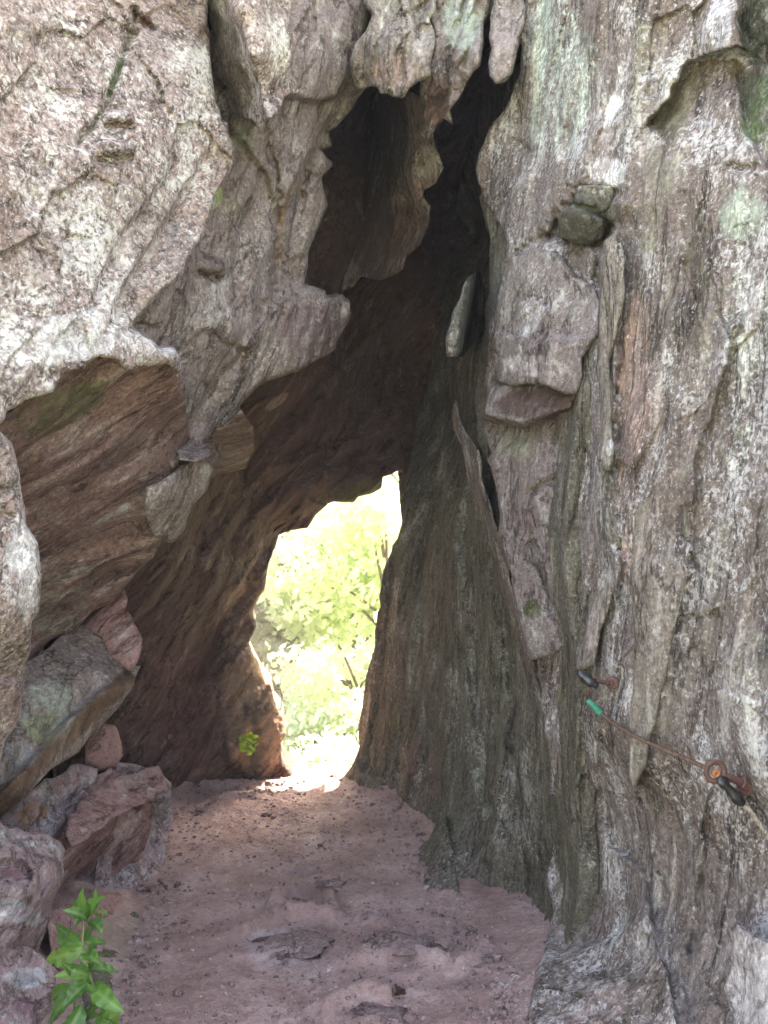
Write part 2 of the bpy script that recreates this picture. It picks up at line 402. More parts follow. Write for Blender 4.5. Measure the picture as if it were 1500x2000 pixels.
# ------------------------------------------------------------------ tunnel walls
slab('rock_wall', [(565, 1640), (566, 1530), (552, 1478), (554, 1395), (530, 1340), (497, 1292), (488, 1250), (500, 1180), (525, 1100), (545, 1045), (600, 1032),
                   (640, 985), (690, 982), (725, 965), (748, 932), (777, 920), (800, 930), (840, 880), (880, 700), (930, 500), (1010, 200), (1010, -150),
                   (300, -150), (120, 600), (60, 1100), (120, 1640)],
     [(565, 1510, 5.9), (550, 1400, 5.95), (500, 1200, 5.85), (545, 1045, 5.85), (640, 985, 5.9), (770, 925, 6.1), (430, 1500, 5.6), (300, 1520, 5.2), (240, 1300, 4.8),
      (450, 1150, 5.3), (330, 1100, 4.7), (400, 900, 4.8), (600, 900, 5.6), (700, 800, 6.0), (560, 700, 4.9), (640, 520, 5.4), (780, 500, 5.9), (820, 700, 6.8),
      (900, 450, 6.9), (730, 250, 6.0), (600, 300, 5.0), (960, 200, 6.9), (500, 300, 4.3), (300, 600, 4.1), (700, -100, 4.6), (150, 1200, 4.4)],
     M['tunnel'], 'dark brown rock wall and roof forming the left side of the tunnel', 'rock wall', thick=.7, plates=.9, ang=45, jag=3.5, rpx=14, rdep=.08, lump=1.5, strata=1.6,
     feats=[('s', [(560, 1040), (500, 1120), (440, 1250), (420, 1420)], .12, 14, 60), ('g', [(470, 1100), (420, 1250), (400, 1400)], 12, .06),
            ('g', [(520, 1330), (500, 1400), (490, 1500)], 9, .07), ('b', 520, 1400, 30, 60, 0, .08), ('b', 455, 1470, 16, 28, 0, .12), ('g', [(450, 1290), (440, 1400)], 7, .05),
            ('g', [(760, 890), (640, 900), (520, 960)], 12, .08), ('s', [(760, 600), (640, 760), (500, 930)], .15, 10, 90), ('b', 525, 780, 28, 12, -40, .1),
            ('s', [(820, 720), (700, 850), (560, 900)], .12, 8, 60)],
     tints=[('e', 500, 1380, 80, 150, 0, (.36, .24, .16), .75), ('e', 480, 1180, 50, 150, 12, (.28, .19, .14), .55), ('e', 390, 1420, 70, 120, 0, (.16, .085, .07), .6), ('e', 540, 785, 30, 10, -40, (.33, .24, .21), .9),  # first two tints paint warm light from the exit onto the wall
            ('e', 700, 960, 120, 24, -10, (.13, .11, .05), .6), ('e', 720, 330, 70, 160, 0, (.11, .075, .05), .5), ('e', 300, 1300, 60, 150, 0, (.12, .06, .05), .5)])
slab('rock_wall', [(660, 1640), (664, 1522), (690, 1490), (700, 1440), (712, 1340), (735, 1220), (745, 1140), (765, 1075), (785, 1020), (779, 935), (772, 905),
                   (800, 850), (845, 700), (870, 550), (900, 350), (960, 120), (1100, 100), (1170, 900), (1170, 1900), (900, 1900), (760, 1700)],
     [(680, 1520, 5.8), (700, 1440, 5.85), (750, 1130, 5.85), (783, 1000, 5.95), (790, 1590, 5.05), (860, 1500, 4.7), (870, 1720, 4.1), (870, 1000, 5.1), (960, 1300, 4.25),
      (950, 1000, 4.3), (1050, 1750, 3.85), (1050, 1300, 3.8), (900, 700, 5.7), (850, 800, 6.4), (965, 700, 4.5), (930, 450, 6.8), (1010, 300, 4.6), (1000, 1600, 4.0)],
     M['sheet'], 'olive brown rock wall in upright sheets forming the right side of the tunnel', 'rock wall', thick=.25, plates=.5, ang=2, jag=2, rpx=10, rdep=.05, strata=1.5, chip=.9,
     feats=[('s', [(860, 850), (872, 1200), (862, 1500), (870, 1700)], .16, 10, 80), ('g', [(770, 1090), (745, 1300), (720, 1500)], 6, .05), ('g', [(830, 1000), (810, 1300), (770, 1560)], 6, .05),
            ('g', [(900, 1000), (930, 1300), (950, 1600)], 8, .06), ('s', [(700, 1500), (760, 1570), (880, 1700)], -.10, 10, 60), ('g', [(960, 1080), (1000, 1350), (1010, 1600)], 8, .07)],
     tints=[('e', 810, 1520, 60, 90, 0, (.22, .13, .10), .5), ('l', [(890, 1300), (930, 1500), (1000, 1700)], 22, (.40, .42, .36), .33), ('e', 960, 1400, 60, 200, -8, (.30, .31, .25), .3),
            ('l', [(760, 1120), (730, 1300), (700, 1480)], 8, (.42, .35, .28), .5), ('l', [(840, 1150), (800, 1350), (780, 1540)], 9, (.36, .32, .22), .4)])
def side_seal(name, x0, x1, y0, y1, z0, z1):  # unseen boxes added at both sides to shut light out of the cavity
    V = []; Fs = []; off = 0; n = 26
    for ax in range(3):
        for sd in (0, 1):
            u, v = np.meshgrid(np.linspace(0, 1, n), np.linspace(0, 1, n)); w = np.full(u.shape, float(sd)); co = [None] * 3
            co[ax] = w; co[(ax + 1) % 3] = u; co[(ax + 2) % 3] = v
            P = np.stack([x0 + (x1 - x0) * co[0].ravel(), y0 + (y1 - y0) * co[1].ravel(), z0 + (z1 - z0) * co[2].ravel()], 1)
            P = P + np.stack([facets(P * .9 + k * 7) for k in range(3)], 1) * .12 + np.stack([facets(P * 3 + k * 7) for k in range(3)], 1) * .04
            V.append(P)
            for j in range(n - 1):
                for i in range(n - 1):
                    f = (off + j * n + i, off + j * n + i + 1, off + (j + 1) * n + i + 1, off + (j + 1) * n + i); Fs.append(f if sd else f[::-1])
            off += n * n
    o = mesh_obj(name, np.concatenate(V), Fs, M['cliff']); tag(o, None, None, kind='structure')
side_seal('cliff_side_seal', -5.5, -1.62, 3.55, 7.9, -.6, 6.5)
side_seal('cliff_side_seal', 1.35, 6.0, 3.3, 7.9, -.6, 6.0)
# ------------------------------------------------------------------ left side
slab('rock_slab', [(380, -150), (740, -150), (735, 80), (705, 185), (655, 250), (632, 370), (602, 500), (592, 560), (640, 585), (682, 592), (655, 680), (570, 728), (520, 745),
                   (470, 790), (430, 880), (400, 915), (352, 935), (325, 900), (330, 830), (345, 760), (280, 700), (150, 600)],
     [(400, 0, 3.6), (700, 0, 4.15), (650, 280, 4.25), (590, 520, 4.2), (450, 300, 3.65), (350, 600, 3.35), (460, 650, 3.6), (500, 740, 4.0), (650, 620, 4.4), (340, 900, 3.6), (420, 860, 4.0), (580, 150, 3.8)],
     M['leftgrey'], 'grey pink rock face between the big left face and the dark tunnel recess', 'rock face', thick=.8, plates=.8, ang=20, rpx=22, rdep=.10, jag=6, chip=1.3,
     feats=[('s', [(455, 250), (490, 300), (530, 370), (545, 420)], .07, 8, 90), ('g', [(515, 250), (540, 340), (545, 390)], 6, .05), ('s', [(590, 560), (530, 600), (480, 690), (350, 880)], .12, 14, 160),
            ('g', [(580, 380), (545, 480), (530, 560)], 8, .05), ('b', 420, 520, 26, 16, 0, .05), ('g', [(385, 530), (430, 545)], 8, .05), ('s', [(560, 190), (620, 200), (700, 180)], .08, 8, 70),
            ('g', [(650, 240), (600, 320), (575, 470)], 9, .07), ('g', [(340, 700), (400, 650), (480, 690)], 7, .04)],
     tints=[('e', 420, 385, 14, 26, 10, YEL, .95), ('e', 440, 400, 24, 20, 0, (.34, .38, .2), .5), ('l', [(585, 350), (555, 400), (535, 520)], 9, (.30, .19, .10), .55), ('e', 600, 640, 80, 60, 0, (.20, .13, .13), .6),
            ('e', 430, 590, 90, 50, -30, (.58, .54, .50), .5), ('e', 410, 420, 40, 30, 0, (.6, .6, .52), .4), ('e', 640, 80, 60, 60, 0, (.6, .55, .5), .4), ('e', 480, 270, 30, 40, 0, (.26, .27, .18), .6)])
slab('rock_slab', [(-700, -150), (400, -150), (405, 50), (420, 200), (445, 240), (458, 290), (420, 380), (380, 480), (330, 560), (252, 640), (300, 668), (352, 700), (347, 740),
                   (328, 710), (290, 716), (243, 724), (232, 705), (192, 696), (165, 722), (110, 752), (40, 792), (-5, 832), (-700, 1000)],
     [(-400, 0, 2.1), (0, 0, 2.6), (400, 0, 3.3), (200, 300, 2.75), (430, 250, 3.15), (0, 600, 2.4), (250, 600, 2.75), (0, 830, 2.4), (190, 700, 2.62), (340, 735, 2.9), (-600, 900, 1.7), (-300, 600, 2.0)],
     M['leftpale'], 'big pale speckled rock face with a mossy crack, filling the upper left', 'rock face', thick=.5, plates=.3, ang=30, rpx=18, rdep=.07, jag=4, chip=1.1, strata=.9, lump=.8,
     feats=[('g', [(270, 20), (240, 110), (205, 210), (150, 285)], 7, .035), ('b', 235, 228, 24, 14, 0, .05), ('g', [(205, 245), (250, 245)], 7, .03), ('b', 222, 288, 26, 16, 0, .06), ('g', [(195, 310), (245, 310)], 8, .04),
            ('s', [(215, 620), (240, 560), (300, 470), (330, 420), (400, 300)], .07, 7, 60), ('s', [(180, 580), (230, 470), (330, 330)], .035, 6, 40), ('g', [(260, 25), (290, 55)], 10, .05),
            ('s', [(0, 830), (110, 750), (190, 695)], -.03, 20, 80)],
     tints=[('l', [(268, 30), (240, 110), (205, 210), (150, 285)], 8, (.05, .08, .02), .6), ('e', 335, 460, 14, 28, 15, BLUE, .6), ('e', 285, 40, 16, 12, 0, (.12, .05, .04), .8),
            ('e', 120, 660, 180, 60, -10, (.74, .71, .66), .62), ('e', 280, 660, 80, 40, 20, (.68, .63, .58), .6), ('e', 250, 520, 40, 110, 30, (.68, .62, .56), .5), ('e', 60, 100, 90, 80, 0, (.62, .56, .50), .35),
            ('e', 300, 590, 60, 30, -55, (.24, .18, .13), .5)])  # painted shadow streak along the seam
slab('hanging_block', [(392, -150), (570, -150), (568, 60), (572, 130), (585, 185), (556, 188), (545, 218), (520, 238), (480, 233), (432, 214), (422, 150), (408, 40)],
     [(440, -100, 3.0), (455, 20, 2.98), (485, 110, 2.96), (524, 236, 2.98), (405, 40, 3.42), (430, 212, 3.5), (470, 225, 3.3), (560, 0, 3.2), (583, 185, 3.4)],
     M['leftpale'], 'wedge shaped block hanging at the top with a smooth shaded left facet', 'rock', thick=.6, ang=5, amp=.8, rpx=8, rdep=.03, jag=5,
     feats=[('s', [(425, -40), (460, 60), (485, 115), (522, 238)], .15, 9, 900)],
     tints=[('e', 448, 130, 34, 110, -15, (.17, .135, .105), 1.2), ('e', 540, 60, 26, 120, -10, (.70, .68, .62), .5)])  # left facet's shade and right side's brightness are put into these tints
slab('overhang', [(-300, 880), (-5, 826), (60, 775), (190, 685), (345, 690), (352, 740), (362, 790), (372, 850), (345, 930), (330, 985), (345, 1000), (330, 1035), (300, 1090), (240, 1150),
                  (155, 1222), (40, 1300), (-300, 1500)],
     [(0, 830, 2.6), (190, 700, 2.8), (340, 740, 3.1), (370, 850, 3.75), (50, 1000, 3.2), (270, 930, 3.45), (320, 1030, 3.65), (240, 1150, 4.05), (50, 1280, 3.9), (150, 1100, 3.65), (-300, 1000, 2.6)],
     M['brown'], 'brown banded overhang underside with a green stained upper corner', 'rock', thick=.5, plates=.8, ang=64, rpx=12, rdep=.06, jag=3, strata=1.3, lump=1.5, chip=.9,
     feats=[('s', [(330, 1000), (240, 1060), (140, 1130), (70, 1180)], .05, 8, 90), ('g', [(300, 880), (200, 930), (80, 960)], 7, .02), ('s', [(280, 980), (200, 1000), (100, 1050)], .03, 8, 50), ('b', 300, 1010, 34, 50, 10, .08)],
     tints=[('e', 110, 800, 120, 50, -20, (.13, .125, .06), .62), ('e', 310, 750, 40, 30, 0, (.24, .14, .10), .5), ('e', 110, 1190, 70, 60, -35, (.24, .24, .19), .5), ('e', 290, 950, 46, 44, 0, (.36, .30, .26), .5),
            ('l', [(250, 990), (140, 1060)], 12, (.42, .42, .38), .4), ('e', 130, 1120, 60, 70, -30, (.34, .31, .27), .5), ('e', 260, 870, 60, 60, -30, (.30, .22, .19), .5)])
slab('boulder', [(-700, 800), (-5, 838), (24, 866), (40, 940), (50, 1000), (74, 1060), (83, 1130), (76, 1200), (60, 1250), (48, 1320), (40, 1400), (10, 1450), (-20, 1640), (-700, 1700)],
     [(-500, 1000, 1.7), (0, 840, 2.35), (40, 950, 2.45), (80, 1130, 2.5), (45, 1320, 2.6), (0, 1200, 2.35), (0, 1450, 2.7), (-400, 1600, 1.9)],
     M['leftpale'], 'pale rounded rock bulging in at the left edge below the brown overhang', 'rock', thick=.5, ang=5, rpx=26, rdep=.12, amp=.8, jag=2,
     feats=[('g', [(-20, 955), (35, 950)], 6, .03), ('g', [(-20, 1000), (20, 1010)], 7, .03), ('s', [(45, 1330), (10, 1330), (-60, 1350)], .06, 10, 90)],
     tints=[('e', 10, 1380, 40, 80, 0, (.30, .19, .175), .55), ('e', 40, 1110, 40, 110, 0, (.62, .60, .58), .6)])
slab('leaning_slab', [(-400, 1330), (40, 1302), (100, 1262), (160, 1218), (205, 1245), (252, 1298), (275, 1300), (262, 1340), (235, 1378), (192, 1425), (120, 1490), (60, 1545), (0, 1602), (-60, 1660), (-400, 1780)],
     [(50, 1300, 3.6), (160, 1220, 4.05), (250, 1310, 3.9), (190, 1420, 3.85), (0, 1590, 3.4), (60, 1400, 3.35), (130, 1400, 3.42), (0, 1530, 3.05), (-300, 1500, 2.5), (200, 1340, 3.6)],
     M['leftgrey'], 'leaning slab with grey green lichen and a brown lower edge, over the purple block', 'rock', thick=.35, plates=.5, ang=50, rpx=6, rdep=.03, amp=.6, jag=2.5,
     feats=[('s', [(262, 1320), (200, 1345), (130, 1405), (60, 1480), (0, 1545)], .16, 9, 220), ('g', [(30, 1420), (0, 1450), (-30, 1500)], 8, .05)],
     tints=[('e', 90, 1380, 60, 70, 20, (.38, .42, .33), .6), ('e', 80, 1420, 30, 40, 20, (.40, .42, .20), .6), ('e', 40, 1470, 40, 30, 0, (.40, .40, .40), .5), ('e', 180, 1270, 60, 50, 30, (.33, .25, .22), .5),
            ('l', [(250, 1325), (170, 1400), (90, 1480), (0, 1575)], 20, (.17, .10, .06), .8), ('e', 0, 1340, 30, 60, 0, (.26, .14, .14), .6)])
slab('wedge_rock', [(160, 1222), (205, 1178), (242, 1150), (250, 1168), (246, 1190), (276, 1252), (272, 1285), (254, 1312), (215, 1285), (195, 1245)],
     [(165, 1220, 4.1), (240, 1152, 4.15), (275, 1255, 3.95), (250, 1310, 3.95), (220, 1220, 4.0)],
     M['purple'], 'small mauve wedge of rock jammed under the brown overhang', 'rock', thick=.3, ang=-35, rpx=9, rdep=.04, amp=.45, jag=1.5, tints=[('e', 240, 1250, 30, 40, -30, (.40, .30, .29), .5)])
slab('boulder', [(225, 1488), (262, 1492), (305, 1496), (335, 1530), (337, 1600), (322, 1660), (300, 1730), (270, 1800), (180, 1800), (190, 1600)],
     [(225, 1490, 4.4), (320, 1500, 4.5), (335, 1600, 4.5), (300, 1730, 4.1), (220, 1780, 3.9), (270, 1600, 4.2)],
     M['mauve'], 'grey mauve boulder between the purple block and the path', 'rock', thick=.4, lump=2.2, ang=-10, rpx=6, rdep=.03, amp=.9, tints=[('e', 310, 1560, 30, 60, 0, (.2, .18, .13), .5)])
slab('boulder', [(168, 1430), (200, 1412), (222, 1420), (238, 1450), (236, 1480), (225, 1500), (190, 1505), (170, 1490)],
     [(170, 1430, 4.1), (235, 1450, 4.15), (200, 1460, 4.0), (200, 1500, 4.1)], M['purple'], 'small rounded purple rock wedged beneath the leaning slab', 'rock', thick=.3, ang=-20, rpx=20, rdep=.1, amp=.4, jag=1)
slab('slab_rock', [(-200, 1640), (0, 1598), (60, 1545), (138, 1494), (192, 1500), (185, 1535), (150, 1580), (100, 1640), (80, 1700), (-200, 1800)],
     [(0, 1600, 3.4), (140, 1495, 3.9), (190, 1500, 3.95), (100, 1640, 3.7), (0, 1660, 3.3)], M['mauve'], 'flat mauve slab with an orange patch under the leaning slab', 'rock', thick=.3, ang=50, rpx=6, rdep=.03, chip=1.7, lump=2.2, amp=1.05,
     tints=[('e', 60, 1590, 36, 26, -30, ORANGE, .6), ('e', 130, 1530, 40, 20, -30, (.30, .17, .15), .6)])
slab('boulder', [(70, 1665), (120, 1625), (150, 1578), (180, 1515), (215, 1500), (245, 1518), (275, 1545), (287, 1560), (303, 1575), (297, 1600), (284, 1655), (262, 1702), (215, 1745), (160, 1790), (100, 1810), (70, 1760)],
     [(180, 1515, 3.95), (285, 1560, 4.1), (300, 1580, 4.3), (262, 1700, 4.15), (160, 1765, 3.95), (100, 1660, 3.6), (200, 1600, 3.75), (265, 1600, 3.9), (240, 1680, 4.0)],
     M['purple'], 'dark purple angular block beside the path above the leafy plant', 'rock', thick=.4, plates=.8, ang=40, rpx=6, rdep=.03, chip=1.7, lump=2.2, amp=1.05, strata=1.6, jag=2,
     feats=[('s', [(282, 1560), (262, 1600), (240, 1640), (215, 1700), (180, 1750)], .10, 6, 120), ('s', [(240, 1640), (180, 1600), (150, 1620)], .05, 8, 120), ('g', [(165, 1560), (120, 1630), (80, 1660)], 6, .05)],
     tints=[('e', 215, 1555, 56, 34, 30, (.34, .23, .22), .7), ('e', 200, 1680, 50, 60, 30, (.20, .11, .10), .5), ('e', 240, 1610, 12, 26, 0, (.36, .25, .2), .6)])
slab('boulder', [(-500, 1560), (0, 1605), (50, 1625), (95, 1630), (128, 1660), (125, 1700), (112, 1740), (100, 1780), (85, 1830), (50, 1900), (20, 2300), (-500, 2400)],
     [(-400, 1800, 2.1), (0, 1610, 3.0), (120, 1660, 3.25), (100, 1780, 3.15), (50, 1900, 3.05), (0, 1750, 2.75), (40, 1700, 2.85), (20, 2200, 2.9)],
     M['mauve'], 'mauve and grey lichened boulder at the left edge beside the purple block', 'rock', thick=.5, ang=50, rpx=6, rdep=.03, chip=1.7, lump=2.2, amp=1.05,
     feats=[('b', 60, 1720, 50, 60, 0, .05), ('s', [(120, 1640), (40, 1720), (-20, 1760)], .04, 10, 70)],
     tints=[('e', 30, 1780, 70, 26, 20, (.52, .53, .54), .6), ('e', 40, 1700, 40, 24, 0, (.26, .15, .16), .6), ('e', 20, 1640, 60, 16, 10, (.5, .5, .5), .5)])
slab('boulder', [(-500, 1800), (0, 1838), (60, 1850), (108, 1890), (108, 1930), (95, 2000), (85, 2120), (60, 2400), (-500, 2400)],
     [(-400, 2000, 2.0), (0, 1850, 2.75), (100, 1900, 2.9), (90, 2000, 2.85), (0, 2000, 2.6), (60, 2300, 2.7)],
     M['mauve'], 'lowest purple grey boulder in the bottom left corner behind the leafy plant', 'rock', thick=.5, ang=20, rpx=6, rdep=.03, chip=1.7, lump=2.2, amp=1.05, tints=[('e', 50, 1910, 50, 24, 0, (.5, .5, .52), .7), ('e', 60, 1970, 40, 26, 10, (.2, .12, .15), .5)])
slab('boulder', [(195, 1790), (225, 1762), (262, 1775), (290, 1800), (305, 1840), (290, 1880), (262, 1960), (230, 2060), (180, 2100), (150, 1900)],
     [(200, 1790, 3.75), (260, 1780, 3.85), (300, 1840, 3.65), (240, 1900, 3.35), (220, 2040, 2.95), (170, 1900, 3.2)],
     M['sheet'], 'low olive green rock at the path edge right of the leafy plant', 'rock', thick=.3, ang=10, rpx=30, rdep=.10, amp=.6, tints=[('e', 240, 1820, 50, 50, 0, (.25, .24, .13), .5)])
slab('slab_rock', [(150, 1585), (190, 1540), (240, 1515), (285, 1500), (318, 1512), (330, 1545), (300, 1560), (262, 1575), (215, 1600), (170, 1640), (140, 1655), (128, 1630)],
     [(150, 1600, 3.62), (285, 1505, 4.15), (325, 1540, 4.1), (215, 1600, 3.7)], M['purple'], 'thin red flat slab lying across the top of the purple block', 'rock', thick=.25, ang=50, rpx=5, rdep=.03, amp=.6, lump=1.5, jag=4, tints=[('e', 250, 1530, 50, 20, -25, (.46, .33, .30), .6)])
slab('slab_rock', [(90, 1790), (130, 1768), (190, 1752), (232, 1742), (250, 1762), (232, 1800), (180, 1830), (150, 1880), (120, 1905), (100, 1860)],
     [(95, 1800, 3.3), (240, 1750, 3.95), (180, 1820, 3.5), (120, 1890, 3.2)], M['purple'], 'dark red slab low behind the leafy plant, under the purple block', 'rock', thick=.3, ang=40, rpx=5, rdep=.03, amp=.8, lump=1.6, jag=4)
slab('rock', [(338, 868), (365, 853), (398, 850), (412, 868), (408, 892), (380, 902), (350, 898)], [(340, 870, 3.72), (410, 870, 3.8), (375, 880, 3.66)], M['leftgrey'],
     'small pale lump of rock lodged in the notch above the tunnel mouth', 'rock', thick=.3, rpx=18, rdep=.07, amp=.3, jag=1)
slab('rock', [(400, 862), (425, 835), (450, 822), (470, 800), (495, 835), (497, 880), (480, 915), (440, 925), (405, 940), (396, 900)], [(400, 880, 4.05), (495, 870, 4.25), (450, 870, 4.1)], M['brown'],
     'brown knob of rock in half shade right of the small pale lump', 'rock', thick=.3, rpx=18, rdep=.09, amp=.5, jag=2, ang=40, tints=[('e', 440, 890, 40, 26, 0, (.30, .22, .20), .7)])
slab('rock', [(285, 950), (335, 925), (392, 890), (418, 915), (402, 960), (378, 985), (366, 1040), (335, 1062), (305, 1050), (285, 1000)], [(290, 960, 3.4), (400, 910, 3.75), (375, 985, 3.75), (330, 1050, 3.75), (340, 980, 3.5)],
     M['leftgrey'], 'grey rounded shoulder of rock just right of the brown banded overhang', 'rock', thick=.3, rpx=22, rdep=.10, amp=.7, ang=25)

# ------------------------------------------------------------------ top centre
slab('hanging_rock', [(700, -150), (850, -150), (848, 60), (838, 130), (818, 160), (800, 172), (770, 190), (742, 183), (725, 168), (700, 178), (688, 150), (715, 60)],
     [(700, 0, 4.0), (845, 0, 3.95), (770, 100, 3.8), (770, 185, 3.85), (700, 170, 4.05)], M['pinkcol'], 'pink jagged rock hanging over the dark recess at the top', 'rock', thick=.7, plates=.8, ang=5, amp=1.3, rpx=7, rdep=.05, jag=7, strata=1.5, chip=1.5,
     tints=[('e', 770, 140, 50, 40, 0, (.46, .33, .28), .6)])
slab('hanging_rock', [(835, -150), (970, -150), (962, 20), (945, 80), (925, 140), (898, 190), (885, 245), (868, 232), (852, 248), (838, 275), (818, 262), (826, 200), (822, 150), (840, 100)],
     [(835, 0, 4.05), (960, 0, 3.95), (880, 100, 3.9), (850, 250, 4.1), (890, 200, 4.0)], M['shield'], 'ribbed grey lichened rock hanging right of the pink one', 'rock', thick=.7, plates=.8, ang=12, amp=1.3, rpx=6, rdep=.04, jag=7, strata=1.5, chip=1.5,
     feats=[('g', [(905, 0), (880, 110), (862, 200)], 7, .07), ('g', [(935, 30), (905, 130)], 6, .05)], tints=[('e', 900, 40, 50, 70, 0, (.42, .47, .40), .6), ('e', 855, 200, 24, 60, 0, (.16, .10, .09), .8)])
slab('hanging_rock', [(962, -150), (1045, -150), (1030, 20), (1012, 90), (1000, 145), (985, 162), (968, 165), (956, 148), (955, 70), (965, 0)],
     [(960, 0, 3.8), (1030, 0, 3.8), (985, 100, 3.7), (975, 160, 3.75)], M['shield'], 'smooth grey tongue of rock hanging above the black crevice', 'rock', thick=.6, ang=5, amp=1.1, rpx=14, rdep=.08,
     tints=[('e', 985, 80, 26, 80, 0, (.34, .28, .26), .6)])
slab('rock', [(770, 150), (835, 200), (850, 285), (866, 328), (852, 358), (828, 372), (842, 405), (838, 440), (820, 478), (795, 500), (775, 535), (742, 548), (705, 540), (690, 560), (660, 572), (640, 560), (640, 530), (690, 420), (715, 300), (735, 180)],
     [(800, 180, 4.4), (862, 325, 4.45), (790, 330, 4.65), (760, 500, 5.0), (830, 440, 4.75), (660, 550, 5.6), (770, 240, 5.0), (735, 240, 5.9), (700, 400, 5.9), (740, 400, 5.2)], M['leftgrey'], 'rock rib with a pale knob, dark brown below, bounding the dark recess on its right', 'rock', thick=.5, ang=30, tints=[('e', 770, 480, 90, 90, 20, (.13, .08, .065), .95), ('e', 745, 300, 50, 150, 10, (.08, .055, .04), .95), ('e', 835, 320, 30, 40, 0, (.5, .46, .42), .6)], amp=1., rpx=12, rdep=.08)

